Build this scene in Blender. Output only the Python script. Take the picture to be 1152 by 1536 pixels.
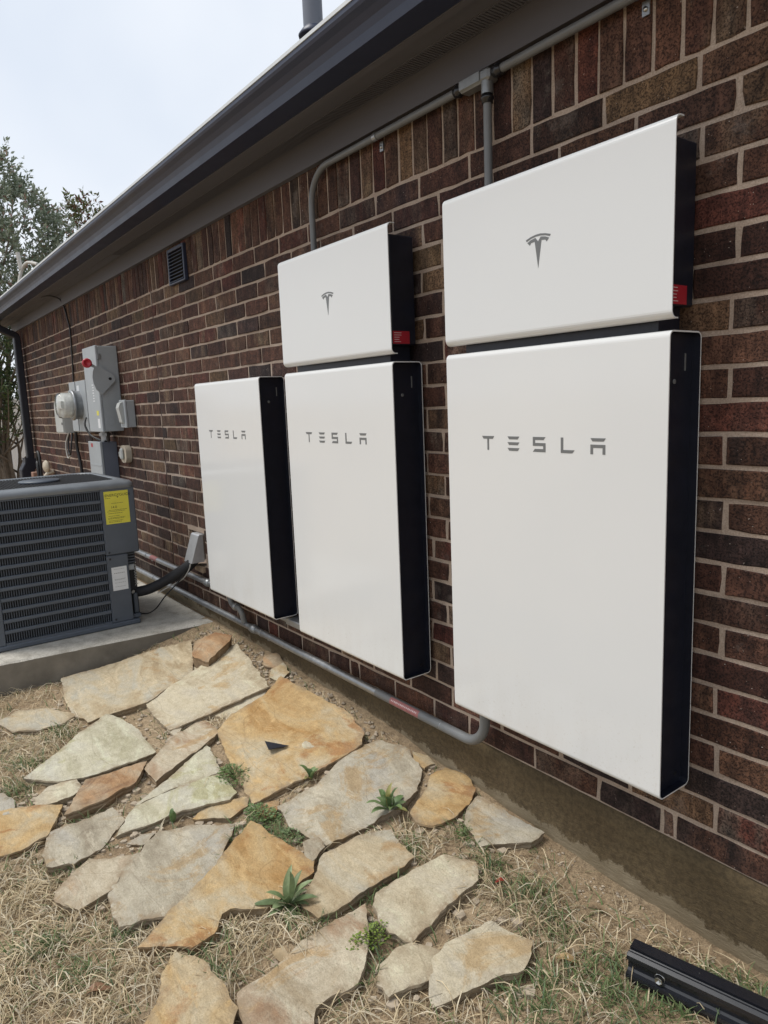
import bpy, math, random
import numpy as np
from mathutils import Vector, Matrix, noise, geometry

random.seed(7)
rng = np.random.default_rng(11)
scene = bpy.context.scene
for o in list(bpy.data.objects):
    bpy.data.objects.remove(o, do_unlink=True)
COL = scene.collection
R = math.radians
PI = math.pi

# ------------------------------------------------------------------ camera
# x runs along the brick wall, -y points out of the wall, z is up;
# the origin is the lower right back corner of the nearest battery
cam = bpy.data.cameras.new('camera')
cam.sensor_fit = 'VERTICAL'
cam.sensor_height = 36.0
cam.lens = 1060.87 / 1536 * 36.0
cam.clip_start = 0.02
cam.clip_end = 2000
camo = bpy.data.objects.new('camera', cam)
COL.objects.link(camo)
camo.location = (0.92412, -1.63195, 1.01576)
camo.rotation_euler = (1.415646, 0.039167, 0.930383)
scene.camera = camo

# ------------------------------------------------------------------ light
SUN = Vector((-0.42, -0.52, 1.25)).normalized()
world = bpy.data.worlds.new('World')
scene.world = world
world.use_nodes = True
nt = world.node_tree
for n in list(nt.nodes):
    nt.nodes.remove(n)
wout = nt.nodes.new('ShaderNodeOutputWorld')
bg = nt.nodes.new('ShaderNodeBackground')
bg.inputs['Strength'].default_value = 0.10
sky = nt.nodes.new('ShaderNodeTexSky')
sky.sky_type = 'NISHITA'
sky.sun_disc = False
sky.sun_elevation = math.asin(SUN.z)
sky.sun_rotation = math.atan2(SUN.x, SUN.y)
sky.air_density = 1.0
sky.dust_density = 2.0
tc = nt.nodes.new('ShaderNodeTexCoord')
nz = nt.nodes.new('ShaderNodeTexNoise')
nz.inputs['Scale'].default_value = 2.1
nz.inputs['Detail'].default_value = 4
nz.inputs['Roughness'].default_value = 0.45
nt.links.new(tc.outputs['Generated'], nz.inputs['Vector'])
cr = nt.nodes.new('ShaderNodeValToRGB')           # cloud deck: grey-white with thin bluish places
cr.color_ramp.elements[0].position = 0.30
cr.color_ramp.elements[0].color = (5.6, 6.3, 7.35, 1)
cr.color_ramp.elements[1].position = 0.70
cr.color_ramp.elements[1].color = (8.4, 8.65, 9.0, 1)
nt.links.new(nz.outputs['Fac'], cr.inputs['Fac'])
mixw = nt.nodes.new('ShaderNodeMixRGB')
mixw.inputs['Fac'].default_value = 0.90
nt.links.new(sky.outputs['Color'], mixw.inputs['Color1'])
nt.links.new(cr.outputs['Color'], mixw.inputs['Color2'])
nt.links.new(mixw.outputs['Color'], bg.inputs['Color'])
nt.links.new(bg.outputs['Background'], wout.inputs['Surface'])

sl = bpy.data.lights.new('sun', 'SUN')
sl.energy = 2.0
sl.angle = R(24)
sl.color = (1.0, 0.965, 0.91)
slo = bpy.data.objects.new('sun', sl)
COL.objects.link(slo)
slo.rotation_euler = SUN.to_track_quat('Z', 'Y').to_euler()
slo.location = (-3, -6, 8)

scene.view_settings.view_transform = 'Standard'
scene.view_settings.look = 'None'
scene.view_settings.gamma = 1.0
scene.view_settings.use_curve_mapping = False
scene.view_settings.exposure = 0.31
scene.render.engine = 'CYCLES'


# ------------------------------------------------------------------ materials
MATS = {}


class NodeKit:
    def __init__(self, name):
        self.m = bpy.data.materials.new(name)
        self.m.use_nodes = True
        self.t = self.m.node_tree
        self.p = self.t.nodes['Principled BSDF']

    def n(self, kind, **kw):
        nd = self.t.nodes.new(kind)
        for k, v in kw.items():
            if k in nd.inputs:
                nd.inputs[k].default_value = v
            else:
                setattr(nd, k, v)
        return nd

    def l(self, a, b):
        self.t.links.new(a, b)

    def coords(self, kind='pos', scale=(1, 1, 1), rnd=False):
        if kind == 'pos':
            s = self.n('ShaderNodeNewGeometry').outputs['Position']
        else:
            s = self.n('ShaderNodeTexCoord').outputs['Object']
        if rnd:
            oi = self.n('ShaderNodeObjectInfo')
            mu = self.n('ShaderNodeMath', operation='MULTIPLY')
            self.l(oi.outputs['Random'], mu.inputs[0])
            mu.inputs[1].default_value = 37.0
            ad = self.n('ShaderNodeVectorMath', operation='ADD')
            self.l(s, ad.inputs[0])
            self.l(mu.outputs[0], ad.inputs[1])
            s = ad.outputs[0]
        mp = self.n('ShaderNodeMapping')
        mp.inputs['Scale'].default_value = scale
        self.l(s, mp.inputs['Vector'])
        return mp.outputs['Vector']

    def noise(self, vec, scale, detail=4, rough=0.55, dist=0.0):
        nd = self.n('ShaderNodeTexNoise')
        nd.inputs['Scale'].default_value = scale
        nd.inputs['Detail'].default_value = detail
        nd.inputs['Roughness'].default_value = rough
        nd.inputs['Distortion'].default_value = dist
        self.l(vec, nd.inputs['Vector'])
        return nd.outputs['Fac']

    def ramp(self, fac, stops):
        r = self.n('ShaderNodeValToRGB')
        e = r.color_ramp.elements
        while len(e) < len(stops):
            e.new(0.5)
        for i, (p, c) in enumerate(stops):
            e[i].position = p
            e[i].color = c if len(c) == 4 else (*c, 1)
        self.l(fac, r.inputs['Fac'])
        return r.outputs['Color']

    def mix(self, fac, a, b, mode='MIX'):
        m = self.n('ShaderNodeMixRGB', blend_type=mode)
        for s, i in ((fac, 'Fac'), (a, 'Color1'), (b, 'Color2')):
            if hasattr(s, 'is_linked') or hasattr(s, 'links'):
                self.l(s, m.inputs[i])
            elif isinstance(s, (int, float)):
                m.inputs[i].default_value = s
            else:
                m.inputs[i].default_value = (*s, 1) if len(s) == 3 else s
        return m.outputs['Color']

    def bump(self, h, strength=0.3, dist=0.01, prev=None):
        b = self.n('ShaderNodeBump')
        b.inputs['Strength'].default_value = strength
        b.inputs['Distance'].default_value = dist
        self.l(h, b.inputs['Height'])
        if prev is not None:
            self.l(prev, b.inputs['Normal'])
        return b.outputs['Normal']


def simple(name, base, rough=0.6, metal=0.0, var=0.10, scale=9.0, fine=140.0, bump=0.0, coat=0.0,
           spec=0.5, rvar=0.08, space='pos', stretch=(1, 1, 1)):
    """painted / metal / plastic surface with blotches, grime, gloss variation"""
    k = NodeKit(name)
    v = k.coords(space, stretch)
    a = k.noise(v, scale, 5, 0.6)
    c = k.ramp(a, [(0.25, tuple(x * (1 - var) for x in base)), (0.75, tuple(min(1, x * (1 + var)) for x in base))])
    k.l(c, k.p.inputs['Base Color'])
    b = k.noise(v, scale * 2.3, 4, 0.6)
    mr = k.n('ShaderNodeMapRange')
    mr.inputs['To Min'].default_value = max(0.02, rough - rvar)
    mr.inputs['To Max'].default_value = min(1, rough + rvar)
    k.l(b, mr.inputs['Value'])
    k.l(mr.outputs[0], k.p.inputs['Roughness'])
    k.p.inputs['Metallic'].default_value = metal
    k.p.inputs['Specular IOR Level'].default_value = spec
    k.p.inputs['Coat Weight'].default_value = coat
    k.p.inputs['Coat Roughness'].default_value = 0.06
    if bump:
        k.l(k.bump(k.noise(v, fine, 3, 0.6), bump, 0.002), k.p.inputs['Normal'])
    MATS[name] = k.m
    return k.m


def build_materials():
    # fired brick: every brick carries its own colour in the attribute brick_colour, flash colour in brick_flash
    k = NodeKit('brick')
    a = k.n('ShaderNodeAttribute', attribute_name='brick_colour')
    f = k.n('ShaderNodeAttribute', attribute_name='brick_flash')
    v = k.coords('pos', (1, 1, 1))
    vs = k.coords('pos', (1, 1, 0.22))
    streak = k.noise(vs, 42, 4, 0.6)
    vb = k.coords('pos', (1, 1, 0.32))
    blot = k.noise(vb, 15, 5, 0.6)
    fm = k.ramp(blot, [(0.42, (0, 0, 0)), (0.66, (1, 1, 1))])
    fa = k.mix(1.0, fm, f.outputs['Alpha'], 'MULTIPLY')
    c = k.mix(fa, a.outputs['Color'], f.outputs['Color'])
    c = k.mix(0.85, c, k.ramp(streak, [(0.3, (0.48, 0.45, 0.45)), (0.7, (1.35, 1.28, 1.2))]), 'MULTIPLY')
    grain = k.noise(v, 95, 5, 0.72)
    c = k.mix(0.55, c, k.ramp(grain, [(0.36, (0.5, 0.46, 0.46)), (0.62, (1.25, 1.22, 1.2))]), 'MULTIPLY')
    patch = k.noise(v, 24, 6, 0.7)
    c = k.mix(0.8, c, k.ramp(patch, [(0.35, (0.5, 0.46, 0.45)), (0.62, (1.3, 1.28, 1.25))]), 'MULTIPLY')
    pits = k.noise(v, 190, 3, 0.7)
    pm = k.ramp(pits, [(0.40, (0.18, 0.15, 0.15)), (0.48, (1, 1, 1))])
    c = k.mix(0.75, c, pm, 'MULTIPLY')
    crumbs = k.ramp(k.noise(v, 150, 2, 0.5), [(0.735, (0, 0, 0)), (0.76, (1, 1, 1))])
    c = k.mix(crumbs, c, (0.42, 0.36, 0.31))
    dirt = k.ramp(k.noise(v, 3.1, 4, 0.6), [(0.35, (0.72, 0.72, 0.74)), (0.7, (1.1, 1.08, 1.05))])
    c = k.mix(0.8, c, dirt, 'MULTIPLY')
    salt = k.ramp(k.noise(v, 5.5, 7, 0.72), [(0.60, (0, 0, 0)), (0.74, (0.32, 0.32, 0.32))])
    c = k.mix(salt, c, (0.34, 0.29, 0.25))
    k.l(c, k.p.inputs['Base Color'])
    k.p.inputs['Roughness'].default_value = 0.82
    k.p.inputs['Specular IOR Level'].default_value = 0.35
    nrm = k.bump(pm, 0.7, 0.003)
    nrm = k.bump(k.noise(v, 60, 6, 0.7), 0.8, 0.006, nrm)
    k.l(nrm, k.p.inputs['Normal'])
    MATS['brick'] = k.m

    k = NodeKit('mortar')
    v = k.coords('pos')
    c = k.ramp(k.noise(v, 6, 5, 0.65), [(0.3, (0.32, 0.245, 0.192)), (0.7, (0.49, 0.39, 0.312))])
    c = k.mix(0.6, c, k.ramp(k.noise(v, 210, 3, 0.7), [(0.35, (0.55, 0.53, 0.5)), (0.6, (1.1, 1.1, 1.1))]), 'MULTIPLY')
    k.l(c, k.p.inputs['Base Color'])
    k.p.inputs['Roughness'].default_value = 0.95
    nrm = k.bump(k.noise(v, 60, 6, 0.7), 0.7, 0.005)
    nrm = k.bump(k.noise(v, 260, 3, 0.7), 0.5, 0.002, nrm)
    k.l(nrm, k.p.inputs['Normal'])
    MATS['mortar'] = k.m

    # rendered slab edge: brown painted concrete, scraped paler low down in an uneven line
    k = NodeKit('slab_edge')
    v = k.coords('pos', (1, 1, 1))
    vs = k.coords('pos', (0.5, 1, 2.2))
    c = k.ramp(k.noise(v, 4, 5, 0.6), [(0.3, (0.088, 0.060, 0.027)), (0.7, (0.138, 0.099, 0.050))])
    sep = k.n('ShaderNodeSeparateXYZ')
    k.l(k.n('ShaderNodeNewGeometry').outputs['Position'], sep.inputs[0])
    sc = k.n('ShaderNodeMath', operation='MULTIPLY_ADD')
    k.l(sep.outputs['X'], sc.inputs[0])
    sc.inputs[1].default_value = 0.040
    k.l(sep.outputs['Z'], sc.inputs[2])
    ad = k.n('ShaderNodeMath', operation='MULTIPLY_ADD')
    k.l(k.noise(v, 12, 9, 0.74), ad.inputs[0])
    ad.inputs[1].default_value = 0.16
    k.l(sc.outputs[0], ad.inputs[2])
    band = k.ramp(ad.outputs[0], [(0.0, (1, 1, 1)), (1.0, (1, 1, 1))])
    mr = k.n('ShaderNodeMapRange')
    mr.inputs['From Min'].default_value = -0.292
    mr.inputs['From Max'].default_value = -0.302
    k.l(ad.outputs[0], mr.inputs['Value'])
    c = k.mix(0.8, c, k.ramp(k.noise(v, 60, 6, 0.75), [(0.36, (0.5, 0.48, 0.45)), (0.6, (1.2, 1.2, 1.2))]), 'MULTIPLY')
    c = k.mix(mr.outputs[0], c, k.ramp(k.noise(v, 9, 5, 0.6), [(0.3, (0.20, 0.155, 0.092)), (0.7, (0.30, 0.245, 0.16))]))
    k.l(c, k.p.inputs['Base Color'])
    k.p.inputs['Roughness'].default_value = 0.85
    nrm = k.bump(k.noise(vs, 30, 8, 0.75), 0.8, 0.012)
    nrm = k.bump(k.noise(v, 140, 5, 0.7), 0.7, 0.003, nrm)
    k.l(nrm, k.p.inputs['Normal'])
    MATS['slab_edge'] = k.m

    k = NodeKit('concrete')
    v = k.coords('pos')
    c = k.ramp(k.noise(v, 3.2, 6, 0.65), [(0.25, (0.40, 0.37, 0.315)), (0.5, (0.50, 0.47, 0.41)), (0.75, (0.58, 0.55, 0.485))])
    c = k.mix(0.7, c, k.ramp(k.noise(v, 130, 3, 0.7), [(0.3, (0.6, 0.6, 0.6)), (0.6, (1.08, 1.08, 1.08))]), 'MULTIPLY')
    c = k.mix(0.8, c, k.ramp(k.noise(v, 11, 5, 0.7), [(0.3, (0.62, 0.6, 0.57)), (0.55, (1.05, 1.05, 1.05))]), 'MULTIPLY')
    k.l(c, k.p.inputs['Base Color'])
    k.p.inputs['Roughness'].default_value = 0.9
    nrm = k.bump(k.noise(v, 45, 6, 0.7), 0.35, 0.006)
    nrm = k.bump(k.noise(v, 220, 3, 0.7), 0.4, 0.002, nrm)
    k.l(nrm, k.p.inputs['Normal'])
    MATS['concrete'] = k.m

    k = NodeKit('soil')
    v = k.coords('pos')
    c = k.ramp(k.noise(v, 2.6, 6, 0.65), [(0.28, (0.31, 0.225, 0.14)), (0.5, (0.43, 0.325, 0.21)), (0.72, (0.53, 0.42, 0.29))])
    c = k.mix(0.8, c, k.ramp(k.noise(v, 55, 5, 0.7), [(0.3, (0.5, 0.48, 0.45)), (0.65, (1.15, 1.13, 1.1))]), 'MULTIPLY')
    c = k.mix(0.7, c, k.ramp(k.noise(v, 260, 3, 0.7), [(0.35, (0.5, 0.5, 0.5)), (0.62, (1.2, 1.2, 1.2))]), 'MULTIPLY')
    k.l(c, k.p.inputs['Base Color'])
    k.p.inputs['Roughness'].default_value = 0.97
    k.p.inputs['Specular IOR Level'].default_value = 0.2
    nrm = k.bump(k.noise(v, 26, 7, 0.72), 0.8, 0.02)
    nrm = k.bump(k.noise(v, 180, 4, 0.7), 0.7, 0.004, nrm)
    k.l(nrm, k.p.inputs['Normal'])
    MATS['soil'] = k.m

    # flagstones: bedding colours per kind
    kinds = dict(
        tan=[(0.381, 0.285, 0.169), (0.539, 0.451, 0.307), (0.484, 0.451, 0.365), (0.419, 0.267, 0.125)],
        pale=[(0.446, 0.368, 0.249), (0.586, 0.515, 0.374), (0.530, 0.478, 0.378), (0.484, 0.336, 0.169)],
        green=[(0.437, 0.405, 0.276), (0.577, 0.538, 0.405), (0.567, 0.543, 0.445), (0.437, 0.414, 0.223)],
        grey=[(0.344, 0.294, 0.218), (0.502, 0.451, 0.347), (0.456, 0.423, 0.356), (0.437, 0.304, 0.156)],
        orange=[(0.419, 0.244, 0.093), (0.530, 0.373, 0.187), (0.539, 0.460, 0.320), (0.372, 0.175, 0.064)],
        brown=[(0.279, 0.143, 0.071), (0.419, 0.258, 0.138), (0.484, 0.386, 0.267), (0.167, 0.087, 0.052)],
        layer=[(0.419, 0.340, 0.231), (0.567, 0.497, 0.374), (0.372, 0.244, 0.151), (0.456, 0.304, 0.147)])
    for kn, (c0, c1, c2, c3) in kinds.items():
        k = NodeKit('flagstone_' + kn)
        v = k.coords('pos', (1, 1, 1), rnd=True)
        va = k.coords('pos', (1, 2.4, 1), rnd=True)
        n1 = k.noise(va, 2.4, 8, 0.62, 0.7)
        c = k.ramp(n1, [(0.33, c0), (0.47, c1), (0.62, c2)])
        st = k.ramp(k.noise(v, 3.4, 9, 0.66, 0.8), [(0.54, (0, 0, 0)), (0.60, (1, 1, 1))])
        c = k.mix(k.mix(0.72, (0, 0, 0), st), c, c3)
        pale_patch = k.ramp(k.noise(va, 4.4, 9, 0.68, 0.6), [(0.56, (0, 0, 0)), (0.60, (1, 1, 1))])
        c = k.mix(k.mix(0.5, (0, 0, 0), pale_patch), c, tuple(min(0.66, x * 1.22) for x in c1))
        c = k.mix(0.5, c, k.ramp(k.noise(v, 30, 9, 0.8), [(0.34, (0.58, 0.55, 0.50)), (0.6, (1.1, 1.1, 1.1))]), 'MULTIPLY')
        c = k.mix(0.42, c, k.ramp(k.noise(v, 210, 4, 0.75), [(0.34, (0.52, 0.5, 0.47)), (0.58, (1.1, 1.1, 1.1))]), 'MULTIPLY')
        # hairline cracks and bedding lines
        vein = k.noise(va, 1.3, 1.6, 0.5, 0.15)
        ab = k.n('ShaderNodeMath', operation='SUBTRACT')
        k.l(vein, ab.inputs[0])
        ab.inputs[1].default_value = 0.5
        ab2 = k.n('ShaderNodeMath', operation='ABSOLUTE')
        k.l(ab.outputs[0], ab2.inputs[0])
        vm = k.ramp(ab2.outputs[0], [(0.0008, (0.35, 0.30, 0.25)), (0.0035, (1, 1, 1))])
        c = k.mix(0.25, c, vm, 'MULTIPLY')
        lich = k.ramp(k.noise(v, 26, 7, 0.78, 0.4), [(0.655, (0, 0, 0)), (0.70, (1, 1, 1))])
        c = k.mix(k.mix(0.6, (0, 0, 0), lich), c, (0.16, 0.145, 0.12))
        # broken edges are duller and browner than the walked-on face
        geo = k.n('ShaderNodeAttribute', attribute_name='edge')
        c = k.mix(geo.outputs['Fac'], c, k.mix(0.65, c, (0.20, 0.145, 0.09)))
        dt = k.n('ShaderNodeAttribute', attribute_name='dirt')
        dn = k.ramp(k.noise(v, 48, 6, 0.72), [(0.38, (0, 0, 0)), (0.55, (1, 1, 1))])
        c = k.mix(k.mix(1.0, dt.outputs['Fac'], dn, 'MULTIPLY'), c, (0.30, 0.225, 0.145))
        k.l(c, k.p.inputs['Base Color'])
        k.p.inputs['Roughness'].default_value = 0.88
        k.p.inputs['Specular IOR Level'].default_value = 0.25
        nrm = k.bump(vm, 0.2, 0.003)
        nrm = k.bump(k.noise(va, 12, 8, 0.66, 0.5), 0.55, 0.012, nrm)
        nrm = k.bump(k.noise(v, 90, 7, 0.78), 0.9, 0.005, nrm)
        k.l(nrm, k.p.inputs['Normal'])
        MATS['flagstone_' + kn] = k.m

    # blades and leaves carry their own colour
    for nm, rough, trans in (('blade', 0.65, 0.28), ('leaf', 0.42, 0.25)):
        k = NodeKit(nm)
        a = k.n('ShaderNodeAttribute', attribute_name='tint')
        v = k.coords('pos')
        c = k.mix(0.6, a.outputs['Color'], k.ramp(k.noise(v, 90, 3, 0.6), [(0.3, (0.7, 0.7, 0.7)), (0.7, (1.15, 1.15, 1.15))]), 'MULTIPLY')
        k.l(c, k.p.inputs['Base Color'])
        k.p.inputs['Roughness'].default_value = rough
        k.p.inputs['Specular IOR Level'].default_value = 0.3
        if trans:
            tr = k.n('ShaderNodeBsdfTranslucent')
            k.l(c, tr.inputs['Color'])
            mx = k.n('ShaderNodeMixShader')
            mx.inputs[0].default_value = trans
            k.l(k.p.outputs[0], mx.inputs[1])
            k.l(tr.outputs[0], mx.inputs[2])
            k.l(mx.outputs[0], k.t.nodes['Material Output'].inputs['Surface'])
        MATS[nm] = k.m

    k = NodeKit('white_enamel')
    v = k.coords('pos')
    c = k.ramp(k.noise(v, 1.6, 4, 0.5), [(0.3, (0.695, 0.702, 0.696)), (0.7, (0.722, 0.725, 0.712))])
    sep = k.n('ShaderNodeSeparateXYZ')
    k.l(k.n('ShaderNodeNewGeometry').outputs['Position'], sep.inputs[0])
    low = k.n('ShaderNodeMapRange')          # rain-splashed soil low on the cover
    low.inputs['From Min'].default_value = 0.28
    low.inputs['From Max'].default_value = 0.0
    k.l(sep.outputs['Z'], low.inputs['Value'])
    spl = k.ramp(k.noise(v, 130, 5, 0.75), [(0.58, (0, 0, 0)), (0.72, (0.5, 0.5, 0.5))])
    film = k.ramp(k.noise(k.coords('pos', (1, 1, 0.25)), 9, 6, 0.7), [(0.4, (0, 0, 0)), (0.75, (0.16, 0.16, 0.16))])
    c = k.mix(k.mix(1.0, k.mix(1.0, spl, film, 'ADD'), low.outputs[0], 'MULTIPLY'), c, (0.42, 0.36, 0.27))
    k.l(c, k.p.inputs['Base Color'])
    mr = k.n('ShaderNodeMapRange')
    mr.inputs['To Min'].default_value = 0.07
    mr.inputs['To Max'].default_value = 0.17
    k.l(k.noise(v, 5, 6, 0.65), mr.inputs['Value'])
    k.l(mr.outputs[0], k.p.inputs['Roughness'])
    MATS['white_enamel'] = k.m
    simple('white_enamel_satin', (0.70, 0.712, 0.71), 0.30, var=0.012, scale=1.4, rvar=0.04)
    simple('black_plastic', (0.009, 0.011, 0.020), 0.42, var=0.25, scale=20, bump=0.08, fine=500)
    simple('black_metal', (0.012, 0.012, 0.014), 0.30, metal=0.0, var=0.2, scale=30, coat=0.3)
    simple('print_grey', (0.155, 0.16, 0.16), 0.35, var=0.03)
    simple('print_black', (0.02, 0.02, 0.015), 0.6, var=0.1)
    simple('print_pale', (0.62, 0.50, 0.50), 0.6, var=0.1)
    simple('red_label', (0.36, 0.018, 0.03), 0.45, var=0.08)
    simple('yellow_label', (0.66, 0.60, 0.065), 0.5, var=0.06, scale=20)
    simple('white_label', (0.66, 0.67, 0.68), 0.5, var=0.05, scale=25)
    simple('red_plastic', (0.42, 0.015, 0.03), 0.35, var=0.08)
    simple('galvanised', (0.34, 0.35, 0.36), 0.42, metal=0.85, var=0.22, scale=28, bump=0.12, fine=90)
    simple('grey_pvc', (0.155, 0.16, 0.162), 0.45, var=0.10, scale=14)
    simple('cast_grey', (0.26, 0.27, 0.275), 0.40, metal=0.6, var=0.15, scale=30, bump=0.2, fine=200)
    simple('box_grey', (0.34, 0.365, 0.38), 0.48, var=0.07, scale=8, bump=0.05)
    simple('box_grey_light', (0.44, 0.45, 0.43), 0.55, var=0.07, scale=10)
    simple('beige_plastic', (0.46, 0.40, 0.31), 0.6, var=0.1, scale=20)
    simple('unit_paint', (0.076, 0.090, 0.112), 0.42, var=0.12, scale=7, bump=0.10, fine=320)
    simple('unit_paint_skylit', (0.17, 0.185, 0.20), 0.36, var=0.14, scale=10, bump=0.10, fine=320)  # unit paint made paler for the cap; sky reflection put into the colour
    simple('coil', (0.012, 0.012, 0.014), 0.6, var=0.4, scale=60)
    simple('foam_rubber', (0.010, 0.010, 0.012), 0.7, var=0.4, scale=40, bump=0.5, fine=120)
    simple('cable_black', (0.012, 0.012, 0.013), 0.5, var=0.2)
    simple('cable_pale', (0.42, 0.41, 0.38), 0.6, var=0.15)
    simple('gutter_paint', (0.020, 0.028, 0.058), 0.42, var=0.10, scale=5, bump=0.04, fine=60)
    simple('gutter_lip_metal', (0.62, 0.65, 0.66), 0.45, var=0.08, scale=12)
    simple('eave_paint', (0.100, 0.098, 0.110), 0.6, var=0.10, scale=4, bump=0.15, fine=70, stretch=(0.2, 1, 1))
    simple('shingle', (0.06, 0.055, 0.05), 0.95, var=0.4, scale=40, bump=0.6, fine=200)
    simple('sealant', (0.055, 0.038, 0.032), 0.8, var=0.25, scale=40, bump=0.4)
    simple('faded_label', (0.33, 0.13, 0.125), 0.6, var=0.2, scale=60)
    simple('sheet_metal', (0.50, 0.51, 0.52), 0.38, metal=0.45, var=0.12, scale=20)
    simple('concrete_side', (0.19, 0.168, 0.135), 0.92, var=0.35, scale=6, bump=0.9, fine=70)  # darker, browner concrete for the side faces of the pad
    simple('downspout_paint', (0.012, 0.014, 0.022), 0.38, var=0.15, scale=6)
    simple('box_grey_dark', (0.13, 0.145, 0.18), 0.45, var=0.08)
    simple('dark_void', (0.012, 0.010, 0.009), 0.95, var=0.3)
    simple('raw_brick_break', (0.30, 0.22, 0.15), 0.95, var=0.25, scale=50, bump=0.8)
    simple('rail_anodised', (0.014, 0.015, 0.019), 0.26, metal=0.0, var=0.18, scale=18, coat=0.35, stretch=(0.15, 1, 1))
    simple('steel', (0.55, 0.55, 0.53), 0.30, metal=1.0, var=0.15, scale=60)
    simple('bark', (0.14, 0.115, 0.09), 0.9, var=0.35, scale=16, bump=0.8, fine=60)
    simple('fence_white', (0.78, 0.78, 0.77), 0.5, var=0.04, scale=4)
    simple('pale_branch', (0.52, 0.50, 0.46), 0.85, var=0.2, scale=30, bump=0.6)
    simple('rock_chip', (0.40, 0.33, 0.245), 0.9, var=0.35, scale=30, bump=0.8, fine=120)
    simple('meter_dial', (0.60, 0.60, 0.57), 0.5, var=0.15, scale=60)
    simple('terracotta', (0.30, 0.17, 0.12), 0.8, var=0.2)
    k = NodeKit('clear_glass')
    k.p.inputs['Base Color'].default_value = (0.95, 0.97, 0.97, 1)
    k.p.inputs['Transmission Weight'].default_value = 1.0
    k.p.inputs['Roughness'].default_value = 0.04
    k.p.inputs['IOR'].default_value = 1.25
    MATS['clear_glass'] = k.m


build_materials()


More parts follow.
